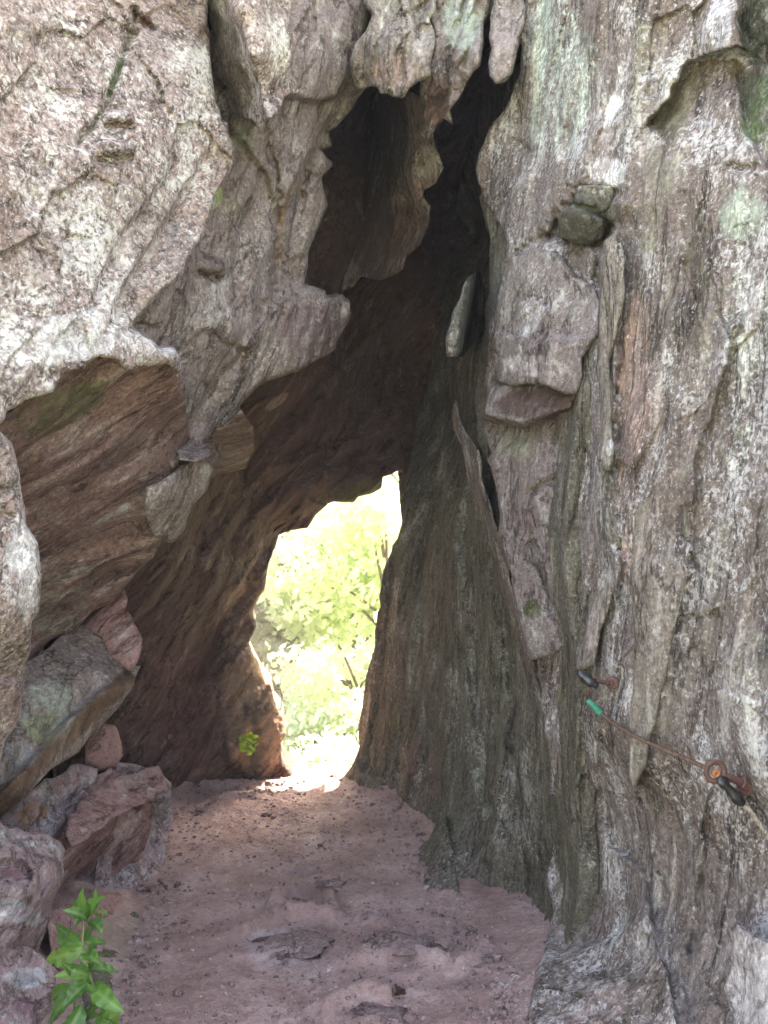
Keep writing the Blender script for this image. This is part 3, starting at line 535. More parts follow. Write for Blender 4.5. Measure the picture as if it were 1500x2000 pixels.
# ------------------------------------------------------------------ right side
RW = [(1000, 200, 3.95), (1050, 0, 3.85), (940, 320, 4.1), (1200, 0, 3.35), (1500, 0, 2.75), (1200, 400, 3.15), (985, 600, 3.8), (970, 900, 3.85), (1100, 700, 3.4), (1100, 1000, 3.4),
      (1200, 1000, 2.98), (1500, 1000, 2.4), (1060, 1350, 3.6), (1200, 1400, 2.9), (1500, 1500, 2.3), (1075, 1600, 3.6), (1080, 1780, 3.5), (1060, 1880, 3.12), (1045, 1950, 2.92), (1030, 2050, 2.7), (1200, 1950, 2.8), (1500, 2000, 2.3),
      (1900, 1000, 1.8), (1900, 0, 2.0), (1900, 2000, 1.75)]
slab('cliff_wall', [(1045, -150), (1018, 60), (1005, 160), (985, 215), (950, 262), (928, 330), (940, 372), (965, 430), (990, 470), (984, 520), (972, 580), (955, 640), (950, 760), (948, 830), (962, 900),
                    (985, 1000), (1002, 1100), (1032, 1250), (1060, 1400), (1076, 1500), (1070, 1700), (1078, 1790), (1050, 1890), (1012, 2060), (960, 2400), (2400, 2400), (2400, -150)],
     RW, M['right'], 'tall grey olive cliff wall of upright bands carrying the wire rope on the right', 'rock wall', thick=.6, plates=.65, ang=6, rpx=12, rdep=.07, jag=2.5, strata=1.1, chip=1.25,
     feats=[('s', [(1215, 400), (1222, 250), (1240, 100), (1245, -60)], -.06, 6, 50), ('g', [(1345, 380), (1345, 520), (1365, 640)], 7, .03), ('g', [(1372, 450), (1415, 560), (1428, 700)], 7, .035),
            ('s', [(1195, 500), (1205, 700), (1198, 900), (1208, 1150)], -.10, 7, 70), ('s', [(1180, 1290), (1200, 1180), (1205, 1100)], -.05, 6, 50),
            ('s', [(1170, 1390), (1166, 1550), (1195, 1650), (1258, 1700), (1270, 1800), (1305, 1900), (1330, 2050)], -.07, 6, 90), ('s', [(1240, 1290), (1232, 1440), (1250, 1560)], -.03, 5, 50),
            ('s', [(1440, 640), (1400, 790), (1372, 860), (1356, 905), (1358, 1000), (1344, 1150), (1330, 1300)], -.05, 6, 80), ('s', [(1486, 980), (1470, 1150), (1440, 1300)], -.03, 6, 60),
            ('s', [(1345, 2060), (1340, 1900), (1360, 1750), (1375, 1650)], .04, 8, 60),
            ('s', [(1270, 235), (1310, 190), (1345, 120), (1440, 92), (1480, 110)], .16, 5, 55), ('b', 1405, 60, 34, 60, 0, .06), ('s', [(1540, 150), (1462, 100), (1440, 40), (1445, -60)], .22, 6, 120), ('s', [(1500, 330), (1450, 250), (1440, 150)], .08, 6, 60),
            ('g', [(1130, 385), (1180, 385)], 26, .12), ('g', [(1095, 440), (1190, 450)], 30, .14), ('g', [(1014, 280), (1030, 292)], 9, .08), ('g', [(1430, 328), (1470, 325)], 8, .04),
            ('s', [(1330, 1195), (1370, 1205), (1390, 1195)], .04, 5, 40), ('g', [(1165, 470), (1175, 570), (1150, 640)], 9, .06), ('g', [(1120, 420), (1090, 450), (1010, 490)], 7, .04),
            ('g', [(1170, 1900), (1215, 1800), (1225, 1700)], 8, .03), ('b', 1190, 1960, 90, 60, -25, .06), ('g', [(1110, 1560), (1120, 1700), (1100, 1850)], 8, .03), ('b', 985, 290, 40, 90, 10, -.03),
            ('s', [(1300, 1400), (1310, 1560), (1290, 1700)], -.02, 5, 50), ('s', [(1400, 1580), (1390, 1750)], -.02, 5, 50)],
     tints=[('e', 1090, 170, 90, 160, 8, (.44, .48, .40), .55), ('e', 1080, 60, 60, 90, 0, (.46, .54, .46), .5), ('e', 1200, 240, 24, 70, 8, WHITE, .62), ('e', 1214, 160, 14, 60, 8, WHITE, .5), ('e', 1188, 335, 44, 34, 0, WHITE, .75), ('e', 1180, 300, 22, 60, 10, (.40, .27, .22), .5),
            ('e', 1405, 40, 30, 70, 0, (.66, .64, .66), .6), ('e', 1485, 60, 50, 80, 0, DMOSS, .75), ('e', 1480, 210, 50, 90, 0, (.06, .085, .03), .6), ('l', [(1300, 250), (1345, 175), (1390, 135), (1440, 140)], 26, (.11, .08, .045), .75), ('l', [(1345, 380), (1365, 560), (1380, 700)], 26, (.15, .13, .09), .55), ('l', [(1180, 600), (1186, 800), (1190, 1050)], 16, (.13, .12, .08), .6), ('l', [(1115, 1480), (1125, 1650), (1110, 1800)], 26, (.15, .125, .09), .55), ('l', [(1260, 60), (1255, 300), (1265, 480)], 24, (.24, .23, .15), .5), ('l', [(1300, 1250), (1290, 1450), (1270, 1650)], 18, (.22, .20, .14), .45), ('e', 1400, 1150, 40, 160, 4, (.24, .21, .16), .45), ('e', 1440, 1600, 60, 110, 8, (.26, .22, .16), .4), ('e', 1260, 1900, 40, 110, 0, (.2, .17, .13), .5), ('e', 1380, 1880, 26, 120, 0, (.24, .21, .18), .5),  # includes painted shade in the upper notch and along the upright crack
            ('e', 1240, 740, 40, 200, 2, (.50, .345, .285), .62), ('e', 1222, 1000, 24, 160, 0, (.46, .325, .27), .55), ('e', 1450, 420, 60, 60, -20, (.42, .47, .37), .55), ('e', 1460, 640, 60, 160, 0, (.55, .55, .48), .5),
            ('e', 1440, 870, 50, 60, 0, (.46, .46, .36), .4), ('e', 1290, 1000, 50, 100, 20, (.50, .42, .36), .4), ('e', 1340, 600, 70, 190, 3, (.19, .165, .12), .45), ('e', 1280, 250, 70, 200, 2, (.24, .23, .16), .5),
            ('e', 1300, 620, 40, 100, 2, (.36, .34, .26), .3), ('e', 1260, 1330, 60, 110, 5, (.55, .48, .42), .4), ('e', 1175, 1560, 12, 180, -5, (.62, .56, .50), .5), ('e', 1335, 1700, 50, 110, 10, (.52, .54, .48), .4),
            ('e', 1050, 1440, 16, 34, 0, MOSS, .6), ('e', 1095, 1740, 22, 60, 0, (.16, .15, .09), .5), ('e', 1190, 1960, 100, 40, -25, (.34, .26, .23), .6), ('e', 1180, 1340, 40, 40, 0, (.24, .22, .14), .5),
            ('e', 1120, 1200, 24, 26, 0, MOSS, .6), ('e', 1130, 1640, 30, 120, -5, (.22, .2, .15), .4), ('e', 1460, 1750, 50, 60, 0, (.16, .13, .11), .6), ('e', 1160, 415, 60, 50, 0, (.12, .11, .08), .8),  # dark patch around the square block paints shade into its recess
            ('e', 1470, 1320, 50, 120, 0, (.44, .42, .34), .35), ('e', 1210, 1850, 34, 80, 12, (.50, .5, .46), .4), ('e', 1330, 1930, 40, 70, 0, (.2, .17, .14), .5), ('e', 1060, 520, 60, 60, 0, (.40, .36, .30), .4)])
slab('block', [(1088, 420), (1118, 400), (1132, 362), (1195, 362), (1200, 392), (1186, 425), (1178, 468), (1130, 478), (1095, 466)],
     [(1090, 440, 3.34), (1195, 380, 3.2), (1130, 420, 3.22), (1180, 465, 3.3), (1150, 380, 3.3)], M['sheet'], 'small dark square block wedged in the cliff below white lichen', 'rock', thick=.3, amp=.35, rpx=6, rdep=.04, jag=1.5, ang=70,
     feats=[('g', [(1110, 402), (1160, 412), (1190, 425)], 6, .06)], tints=[('e', 1140, 430, 60, 60, 0, (.06, .055, .04), 1.2), ('l', [(1115, 402), (1175, 412)], 4, (.35, .4, .32), .7)])  # dark tint paints shade on the block's lower part
slab('rock_shield', [(968, 600), (985, 560), (1000, 500), (1040, 480), (1090, 490), (1120, 540), (1160, 560), (1180, 600), (1172, 640), (1136, 700), (1134, 750), (1128, 768), (1090, 765), (1055, 752), (1000, 756), (972, 748), (965, 690)],
     [(970, 620, 3.65), (1000, 500, 3.6), (1170, 600, 3.2), (1130, 765, 3.22), (970, 745, 3.6), (1060, 680, 3.32), (1060, 750, 3.32)], M['shield'], 'grey white speckled block above the dark triangular notch in the cliff', 'rock', thick=.4, ang=0, amp=.8, rpx=10, rdep=.06,
     feats=[('s', [(965, 650), (1050, 668), (1140, 655)], -.04, 8, 50)], tints=[('e', 1050, 715, 80, 26, 5, (.55, .48, .45), .6), ('e', 1020, 620, 50, 40, 0, (.52, .50, .48), .45), ('e', 1130, 590, 30, 60, 0, (.26, .25, .19), .4)])
slab('rock_shield', [(955, 745), (1130, 750), (1140, 820), (1150, 900), (1172, 960), (1165, 1080), (1150, 1180), (1120, 1262), (1085, 1278), (1040, 1290), (1012, 1200), (998, 1120), (982, 1060), (970, 960), (950, 900), (945, 840)],
     [(960, 750, 3.85), (1130, 755, 3.5), (1050, 830, 3.5), (950, 850, 3.8), (1150, 900, 3.3), (970, 960, 3.7), (1165, 1080, 3.25), (1120, 1250, 3.3), (1040, 1280, 3.5), (1060, 950, 3.42), (1070, 1100, 3.4)],
     M['shield'], 'shield shaped purplish grey rock panel with moss at its lower tip', 'rock', thick=.3, plates=.5, ang=-8, amp=.55, rpx=12, rdep=.07, lump=.6,
     feats=[('s', [(1145, 760), (1120, 800), (1075, 815), (1020, 832), (940, 815)], -.20, 8, 900), ('g', [(1030, 965), (1065, 945), (1105, 922)], 6, .04), ('g', [(1035, 1060), (1060, 1130), (1078, 1200)], 5, .05), ('g', [(1070, 1030), (1088, 1090)], 5, .035),
            ('s', [(960, 890), (1040, 860), (1120, 850)], -.02, 8, 60)],
     tints=[('e', 1050, 790, 90, 34, 0, (.10, .06, .045), .9), ('e', 1110, 1165, 26, 34, 0, MOSS, .85), ('e', 1040, 1190, 24, 24, 0, (.08, .10, .03), .6), ('e', 1010, 870, 50, 30, 0, (.30, .29, .22), .7), ('e', 1105, 880, 24, 26, 0, (.36, .37, .32), .7),  # first tint paints the shadow beneath the speckled block
            ('e', 1110, 1060, 34, 44, 0, (.30, .29, .24), .5), ('e', 1020, 1000, 40, 60, 0, (.24, .16, .155), .5), ('e', 1060, 940, 70, 60, 0, (.32, .27, .26), .4)])
slab('rock_rib', [(1180, 470), (1212, 450), (1220, 560), (1212, 620), (1190, 720), (1196, 800), (1200, 870), (1196, 915), (1182, 922), (1170, 890), (1172, 760), (1168, 620)],
     [(1190, 480, 3.05), (1215, 560, 3.0), (1170, 760, 3.1), (1190, 900, 2.95)], M['pinkcol'], 'thin tan rib of rock ending in a white spot right of the shield', 'rock', thick=.2, ang=0, amp=.4, rpx=10, rdep=.05, jag=1.5, tints=[('e', 1192, 875, 10, 22, 0, WHITE, .6)])
slab('rock_rib', [(1150, 1100), (1175, 1060), (1195, 1050), (1202, 1100), (1190, 1190), (1168, 1260), (1160, 1300), (1120, 1310), (1135, 1260), (1148, 1190)],
     [(1160, 1100, 3.15), (1200, 1080, 3.0), (1180, 1200, 3.0), (1130, 1300, 3.15)], M['pinkcol'], 'pinkish white rib of rock just above the upper anchor bolt', 'rock', thick=.2, ang=10, amp=.5, rpx=10, rdep=.05, jag=1.5, tints=[('e', 1165, 1210, 16, 80, 12, (.60, .50, .48), .5)])
slab('rock_rib', [(1240, 990), (1290, 950), (1330, 910), (1356, 885), (1358, 1000), (1342, 1100), (1330, 1200), (1300, 1330), (1260, 1500), (1235, 1560), (1226, 1440), (1240, 1290), (1232, 1160)],
     [(1240, 1000, 2.88), (1350, 890, 2.68), (1345, 1100, 2.65), (1235, 1300, 2.8), (1240, 1540, 2.78), (1290, 1150, 2.7)], M['pinkcol'], 'broad pointed pinkish panel of rock in the middle of the right wall', 'rock', thick=.2, plates=.6, ang=8, amp=.5, rpx=10, rdep=.045, jag=2, strata=1.4,
     tints=[('e', 1270, 1050, 40, 90, 15, (.52, .41, .35), .55), ('e', 1280, 1250, 30, 60, 0, (.58, .5, .44), .4), ('e', 1270, 1400, 26, 60, 0, (.34, .31, .22), .4)])
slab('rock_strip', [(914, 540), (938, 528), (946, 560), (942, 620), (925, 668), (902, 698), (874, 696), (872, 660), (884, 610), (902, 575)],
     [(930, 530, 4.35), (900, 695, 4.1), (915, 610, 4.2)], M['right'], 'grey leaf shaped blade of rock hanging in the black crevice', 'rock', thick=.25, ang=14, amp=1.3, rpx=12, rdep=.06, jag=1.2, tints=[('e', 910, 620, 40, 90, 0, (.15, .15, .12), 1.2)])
slab('rock_strip', [(884, 790), (890, 780), (898, 815), (914, 850), (935, 880), (942, 940), (962, 1000), (982, 1060), (995, 1120), (1016, 1200), (1042, 1290), (1062, 1380), (1062, 1450), (1035, 1390), (1008, 1260), (985, 1170), (962, 1080), (940, 1020), (920, 960), (908, 900), (900, 862), (884, 830)],
     [(880, 780, 4.5), (920, 900, 4.2), (970, 1050, 3.9), (1020, 1230, 3.72), (1055, 1400, 3.68)], M['right'], 'long thin pale strip of rock curving down from the crevice to the wall', 'rock', thick=.25, ang=-20, amp=.3, rpx=9, rdep=.06, jag=1.5, tints=[('e', 925, 940, 24, 60, -15, (.34, .28, .22), .5)])
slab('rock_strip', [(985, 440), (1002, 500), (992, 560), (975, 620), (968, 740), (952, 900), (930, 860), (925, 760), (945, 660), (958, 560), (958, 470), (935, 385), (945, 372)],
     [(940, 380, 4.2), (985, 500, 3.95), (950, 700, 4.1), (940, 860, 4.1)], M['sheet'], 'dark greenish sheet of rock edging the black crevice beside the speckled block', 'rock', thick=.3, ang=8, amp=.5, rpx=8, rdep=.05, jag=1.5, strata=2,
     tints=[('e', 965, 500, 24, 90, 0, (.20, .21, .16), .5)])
slab('white_slab', [(1418, 1812), (1440, 1800), (1468, 1822), (1500, 1838), (1700, 1860), (2100, 1900), (2100, 2400), (1450, 2400), (1432, 2000), (1414, 1930), (1436, 1872)],
     [(1425, 1820, 2.36), (1500, 1840, 2.2), (1430, 1960, 2.32), (1500, 2000, 2.14), (2000, 2000, 1.6)], M['shield'], 'white lichen covered slab in the bottom right corner', 'rock', thick=.25, ang=10, amp=.9, rpx=10, rdep=.05, jag=3.5,
     tints=[('e', 1480, 1930, 90, 160, 0, (.66, .62, .60), .62), ('e', 1800, 2000, 300, 200, 0, (.6, .58, .56), .6)])

slab('rock', [(872, 1590), (862, 1605), (846, 1622), (822, 1650), (808, 1680), (818, 1700), (812, 1740), (860, 1760), (905, 1750), (890, 1690), (872, 1600)],
     [(865, 1540, 4.62), (812, 1650, 4.55), (830, 1740, 4.05), (890, 1740, 4.0), (850, 1640, 4.35)], M['sheet'], 'splintered tan rock at the foot of the right tunnel wall', 'rock', thick=.3, plates=.8, ang=28, amp=.6, rpx=10, rdep=.05, jag=2)
# ------------------------------------------------------------------ ground
def ground_pt(px, py): Y = CAMZ * F / (py - 1000.); return ((px - 750) / F * Y, Y)
def dirt_mat():
    s = N('reddish_dirt'); geo = s.n('ShaderNodeNewGeometry'); P = geo.outputs['Position']
    n1 = s.noise(P, 4, 6, .6); n2 = s.noise(P, 50, 8, .7); n3 = s.noise(P, 160, 4, .7)
    col = s.ramp(n1, [(.3, (.33, .21, .185)), (.5, (.48, .33, .30)), (.72, (.62, .47, .44))])
    col = s.mix(s.mrange(n2, .35, .68), s.mix(1., col, (.70, .65, .63), 'MULTIPLY'), col)
    col = s.mix(s.math('MULTIPLY', s.mrange(n3, .62, .75), .5), col, (.48, .38, .35))
    at_ = s.n('ShaderNodeAttribute', attribute_name='tint')
    a = s.math('ADD', at_.outputs['Alpha'], s.math('MULTIPLY', s.math('SUBTRACT', s.noise(P, 30, 8, .75), .5), 1.3))
    a = s.math('MULTIPLY', s.mrange(a, .42, .7), s.mrange(at_.outputs['Alpha'], .02, .2))
    col = s.mix(a, col, at_.outputs['Color'])
    s.l(col, s.b.inputs['Base Color']); s.b.inputs['Roughness'].default_value = .8; s.b.inputs['Specular IOR Level'].default_value = .35
    bp = s.n('ShaderNodeBump'); bp.inputs['Strength'].default_value = 1.; bp.inputs['Distance'].default_value = .022
    s.l(s.math('ADD', n2, s.math('MULTIPLY', n3, .4)), bp.inputs['Height']); s.l(bp.outputs[0], s.b.inputs['Normal'])
    return s.m
M['dirt'] = dirt_mat()
def heights(x, y):
    P = np.stack([x, y, 0 * x], 1)
    z = fbm(P * 1.6, 3) * .022 + fbm(P * 7 + 4, 3) * .010 + fbm(P * 28, 3, .6) * .0055
    z += np.maximum(ridged(P * np.array([4., 9., 1]) + 2, 2) - .1, 0) * .006 * (.3 + smooth(fbm(P * 1.3 + 8, 2) + .4))
    z += np.maximum(facets(P * np.array([7., 9, 1])) - .25, 0) * .03 * smooth(facets(P * 1.7 + 4) + .6) + facets(P * 40) * .0045 + facets(P * 17 + 6) * .006 + np.maximum(facets(P * 22) - .5, 0) * .012
    def rib(pts, w, h):
        w *= .55; h *= 1.15
        q = [ground_pt(*p) for p in pts]; dd, sg, _, _, bey = seg_near(x, y, q)
        s_ = dd * sg; return h * np.exp(-(np.where(s_ > 0, s_ / (w * 2.5), s_ / w)) ** 2) * np.exp(-bey / .03)
    for pts, w, h in [([(535, 1790), (590, 1745), (640, 1770)], .03, .045), ([(480, 1830), (560, 1790), (650, 1800)], .05, .04), ([(640, 1750), (652, 1790)], .02, .03),
                      ([(700, 1890), (740, 1850), (800, 1830)], .05, .04), ([(700, 1800), (760, 1812)], .03, .03), ([(745, 1890), (800, 1870), (850, 1895)], .04, .04),
                      ([(560, 1700), (620, 1690)], .03, .02), ([(640, 1970), (700, 1940), (760, 1950)], .04, .035), ([(430, 1520), (520, 1500)], .05, .04), ([(400, 1545), (560, 1530)], .05, .03),
                      ([(420, 1570), (500, 1560)], .05, .03), ([(900, 1900), (950, 1870)], .05, .03)]:
        z += rib(pts, w, h)
    xr = np.interp(y, [2.2, 3.0, 3.3, 3.75, 4.2, 5.0, 5.8], [.30, .33, .40, .48, .20, .08, -.15])
    z += .05 * smooth((x - xr) / .2) * smooth((4.6 - y) / 1.2) + .1 * smooth((x - xr) / .3) * smooth((y - 4) / .8)
    xl = np.interp(y, [2.2, 3.0, 3.6, 4.2, 5.2, 6.0], [-.70, -.80, -.82, -1.0, -1.0, -.62])
    z += .12 * smooth((xl - x) / .35)
    xw = np.interp(y, [3.0, 3.6, 4.2, 5.1, 5.8], [.36, .40, .26, .10, -.17]); z += .035 * smooth((x - xw + .16) / .2) * smooth((6 - y) / .6)
    z -= smooth((y - 6.0) / 1.2) * .9
    return z
gx = np.arange(-1.9, 1.3, .011); gy = np.concatenate([np.arange(1.2, 2.6, .04), np.arange(2.6, 4.6, .011), np.arange(4.6, 7.4, .016)])
GX, GY = np.meshgrid(gx, gy); x = GX.ravel(); y = GY.ravel(); z = heights(x, y)
ny, nx = GX.shape; jj, ii = np.mgrid[0:ny - 1, 0:nx - 1]; jj = jj.ravel(); ii = ii.ravel()
q = np.stack([jj * nx + ii, jj * nx + ii + 1, (jj + 1) * nx + ii + 1, (jj + 1) * nx + ii], 1)
me = bpy.data.meshes.new('path'); me.vertices.add(len(x)); me.vertices.foreach_set('co', np.stack([x, y, z], 1).astype(np.float32).ravel())
me.loops.add(q.size); me.loops.foreach_set('vertex_index', q.astype(np.int32).ravel()); me.polygons.add(len(q)); me.polygons.foreach_set('loop_start', (np.arange(len(q)) * 4).astype(np.int32))
me.polygons.foreach_set('use_smooth', np.ones(len(q), bool)); me.update(calc_edges=True)
T = np.zeros((len(x), 4))
pyy = 1000 + (CAMZ - z) / y * F; pxx = 750 + x / y * F
for (bx, by, rx, ry, col, stg) in [(550, 1850, 90, 50, (.42, .36, .36), .55), (790, 1860, 90, 40, (.40, .33, .33), .4), (640, 1520, 110, 30, (.42, .30, .28), .4), (720, 1960, 80, 30, (.42, .35, .34), .4),
                                   (240, 1830, 60, 60, (.25, .23, .15), .5), (1030, 1860, 50, 90, (.30, .22, .20), .4)]:
    w = stg * np.clip(1.6 - 1.2 * (((pxx - bx) / rx) ** 2 + ((pyy - by) / ry) ** 2), 0, 1); m = w > T[:, 3]
    T[m, :3] = col; T[:, 3] = np.maximum(T[:, 3], w)
a_ = me.attributes.new('tint', 'FLOAT_COLOR', 'POINT'); a_.data.foreach_set('color', T.astype(np.float32).ravel())
tag(link('path', me, M['dirt']), None, None, kind='structure')

# ground to the horizon, with a ravine and a hillside beyond the tunnel
def hill_z(x, y):
    P = np.stack([x, y, 0 * x], 1)
    z = np.interp(y, [-60, 0, 6, 7.2, 9, 12, 20, 32, 60, 300], [-.5, -.06, -.2, -.8, -.9, -.2, 2.2, 5.0, 9, 14])
    z = z + fbm(P * .25, 3) * .5 * smooth((y - 7.5) / 4) + fbm(P * 1.2, 3) * .15 * smooth((y - 7) / 2) - .06
    return z
def grass_mat():
    s = N('leafy_hillside_ground'); geo = s.n('ShaderNodeNewGeometry'); P = geo.outputs['Position']
    col = s.ramp(s.noise(P, 2.5, 8, .7), [(.3, (.24, .27, .16)), (.5, (.36, .40, .24)), (.7, (.48, .5, .36))])
    s.l(col, s.b.inputs['Base Color']); s.b.inputs['Roughness'].default_value = .9
    return s.m
M['hill'] = grass_mat()
hx = np.concatenate([np.arange(-200, -16, 12.), np.arange(-16, 16, .35), np.arange(16, 200, 12.)]); hy = np.concatenate([np.arange(-60, -2, 6.), np.arange(-2, 6, .4), np.arange(6, 26, .3), np.arange(26, 300, 10.)])
HX, HY = np.meshgrid(hx, hy); x = HX.ravel(); y = HY.ravel(); z = hill_z(x, y); ny, nx = HX.shape; jj, ii = np.mgrid[0:ny - 1, 0:nx - 1]; jj = jj.ravel(); ii = ii.ravel()
q = np.stack([jj * nx + ii, jj * nx + ii + 1, (jj + 1) * nx + ii + 1, (jj + 1) * nx + ii], 1)
o = mesh_obj('ground', np.stack([x, y, z], 1), q, M['hill'], base=(0, 0, 0)); tag(o, None, None, kind='structure')

# ------------------------------------------------------------------ loose stones on the path
def HF(a, b): return heights(np.array([a]), np.array([b]))[0]
def stone_mesh(seed, flat=.6, sub=3):
    import bmesh
    bm = bmesh.new(); bmesh.ops.create_icosphere(bm, subdivisions=sub, radius=1)
    V = np.array([v.co[:] for v in bm.verts]); n = np.abs(cells(V * 1.3 + seed * 3.1)) * -.5 + fbm(V * 1.5 + seed, 3) * .25
    V = V * (1 + n)[:, None] * np.array([[1, .75, flat]])
    for v, c in zip(bm.verts, V): v.co = c
    me = bpy.data.meshes.new('stone'); bm.to_mesh(me); bm.free(); me.materials.append(M['stone'])
    me.polygons.foreach_set('use_smooth', np.ones(len(me.polygons), bool)); return me
M['stone'] = rock_mat('loose_mauve_stone', (.16, .10, .095), (.30, .21, .20), (.48, .40, .38), (1, .95, .95), (.5, .48, .48), .3, stretch=.6, tint=False)
stones = [stone_mesh(k, .45 + .1 * (k % 3)) for k in range(5)]
named = [(905, 1935, .030, 'flat pinkish stone at the lower right of the path'), (452, 1925, .016, 'small pink pebble near the bottom middle of the path'), (1010 - 45, 1905, .034, 'pale mauve stone against the foot of the right bank'),
         (282, 1735, .035, 'pink stone lying below the purple block'), (520, 1590, .026, 'dark stone standing alone on the far path'), (390, 1585, .030, 'dark reddish stone on the left of the far path'),
         (850, 1720, .055, 'pale squarish stone at the foot of the tunnel right wall'), (350, 1945, .022, 'dull stone left of the pink pebble at the bottom'), (625, 1652, .016, 'light chip of stone midway along the path')]
named += [(575, 1772, .11, 'long pale mauve bedrock rib standing out of the dirt in the foreground'), (645, 1768, .07, 'short upright bedrock rib just right of the long one in the foreground'),
          (560, 1850, .17, 'broad flat worn bedrock patch in the middle of the foreground'), (790, 1868, .15, 'broad flat worn bedrock patch right of the middle of the foreground'), (720, 1975, .16, 'pale worn rock nearly flush with the dirt at the bottom edge'), (730, 1800, .06, 'small pale ridge of rock right of centre on the path')]
for px, py, r, lab in named:
    gxp, gyp = ground_pt(px, py); zz = float(heights(np.array([gxp]), np.array([gyp]))[0])
    o = link('stone', random.choice(stones), loc=(gxp, gyp, zz + r * .12)); o.scale = (r, r, r); o.rotation_euler = (random.uniform(-.2, .2), random.uniform(-.2, .2), random.uniform(0, 6))
    tag(o, lab, 'stone', 'loose stones on the path')
    if r > .055 and px < 849:
        o.scale = (r, r * .62, r * .42) if r < .12 else (r, r * .8, r * .22); o.location.z = zz - r * (.06 if r < .12 else .03); o.rotation_euler = (random.uniform(-.1, .1), random.uniform(-.12, .12), random.uniform(-.6, .3))
GV = []; GF = []; off = 0
M['grit'] = rock_mat('grit', (.20, .125, .115), (.42, .30, .275), (.80, .70, .66), (1, .95, .95), (.5, .48, .48), .3, stretch=.6, tint=False)
smv = [(np.array([v.co[:] for v in m_.vertices]), [tuple(p.vertices) for p in m_.polygons]) for m_ in [stone_mesh(k + 20, .5, 1) for k in range(4)]]
rg = np.random.default_rng(11)
edgeL = [(400, 1520), (330, 1600), (310, 1700), (280, 1800), (240, 1900), (230, 2020)]; edgeR = [(700, 1530), (790, 1590), (850, 1700), (930, 1830), (1000, 1930), (1030, 2030)]
for k in range(8000):
    t = rg.random(); py = 1530 + 520 * t ** .7; cx = 590 + 70 * t; hw = 170 + 270 * t; px = cx + rg.normal() * hw * .6
    edge = k % 3 == 0
    if edge:
        e_ = edgeL if rg.random() < .5 else edgeR; py = 1515 + 510 * rg.random() ** 1.2
        px = np.interp(py, [q_[1] for q_ in e_], [q_[0] for q_ in e_]) + (1 if e_ is edgeL else -1) * (abs(rg.normal()) * 45 - 10)
    if k % 11 == 0: px = 470 + rg.normal() * 60; py = 1525 + abs(rg.normal()) * 22; edge = True
    gxp, gyp = ground_pt(px, py); zz = float(HF(gxp, gyp)); r = .0025 + (.022 if edge else .013) * rg.random() ** 4
    V, Fs = smv[k % 4]; a = rg.random() * 6.28; Rz = np.array([[math.cos(a), -math.sin(a), 0], [math.sin(a), math.cos(a), 0], [0, 0, 1]])
    GV.append(V @ Rz.T * r + [gxp, gyp, zz + r * .1]); GF += [tuple(i + off for i in f) for f in Fs]; off += len(V)
o = mesh_obj('gravel', np.concatenate(GV), GF, M['grit'], smooth_=False); tag(o, 'fine reddish gravel and chips scattered over the dirt path', 'gravel', kind='stuff')

# ------------------------------------------------------------------ leaves
def leaf_mat(name, col, trans, t=.45):
    s = N(name); geo = s.n('ShaderNodeNewGeometry')
    n = s.noise(geo.outputs['Position'], 9, 4, .6)
    c = s.mix(s.mrange(n, .3, .7), tuple(v * .7 for v in col), tuple(min(1, v * 1.3) for v in col))
    s.l(c, s.b.inputs['Base Color']); s.b.inputs['Roughness'].default_value = .5
    tr = s.n('ShaderNodeBsdfTranslucent'); tr.inputs['Color'].default_value = (*trans, 1)
    mx = s.n('ShaderNodeMixShader'); mx.inputs[0].default_value = t
    s.l(s.b.outputs[0], mx.inputs[1]); s.l(tr.outputs[0], mx.inputs[2]); s.l(mx.outputs[0], s.t.nodes['Material Output'].inputs['Surface'])
    return s.m
def plant_leaf(name, col, col2, trans):
    s = N(name); geo = s.n('ShaderNodeNewGeometry'); at_ = s.n('ShaderNodeAttribute', attribute_name='vein')
    n = s.noise(geo.outputs['Position'], 28, 5, .65)
    c = s.mix(s.mrange(n, .35, .65), col, col2)
    c = s.mix(s.mrange(s.noise(geo.outputs['Position'], 120, 3, .6), .62, .72), c, tuple(v * .45 for v in col))
    c = s.mix(s.math('MULTIPLY', at_.outputs['Fac'], .55), c, (.20, .30, .10))
    s.l(c, s.b.inputs['Base Color']); s.b.inputs['Roughness'].default_value = .45
    bp = s.n('ShaderNodeBump'); bp.inputs['Strength'].default_value = .6; bp.inputs['Distance'].default_value = .002; s.l(s.math('ADD', n, at_.outputs['Fac']), bp.inputs['Height']); s.l(bp.outputs[0], s.b.inputs['Normal'])
    tr = s.n('ShaderNodeBsdfTranslucent'); tr.inputs['Color'].default_value = (*trans, 1)
    mx = s.n('ShaderNodeMixShader'); mx.inputs[0].default_value = .35
    s.l(s.b.outputs[0], mx.inputs[1]); s.l(tr.outputs[0], mx.inputs[2]); s.l(mx.outputs[0], s.t.nodes['Material Output'].inputs['Surface'])
    return s.m
M['pleaf'] = [plant_leaf('fresh_green_leaf', (.05, .135, .022), (.09, .21, .035), (.12, .32, .04)), plant_leaf('older_green_leaf', (.035, .10, .02), (.06, .15, .03), (.08, .22, .03)), plant_leaf('yellowish_leaf', (.085, .18, .03), (.14, .24, .05), (.2, .38, .06))]
M['leaf'] = leaf_mat('young_green_leaf', (.075, .20, .035), (.16, .40, .05), .4)
M['yleaf'] = leaf_mat('yellow_green_leaf', (.15, .23, .035), (.28, .38, .05), .35)
M['tleaf'] = leaf_mat('sunlit_tree_leaf', (.60, .66, .48), (.84, .92, .72), .6)  # overexposed sunlight is put into both pale tree leaf colours
M['tleaf2'] = leaf_mat('bluish_green_tree_leaf', (.54, .62, .50), (.76, .88, .72), .6)
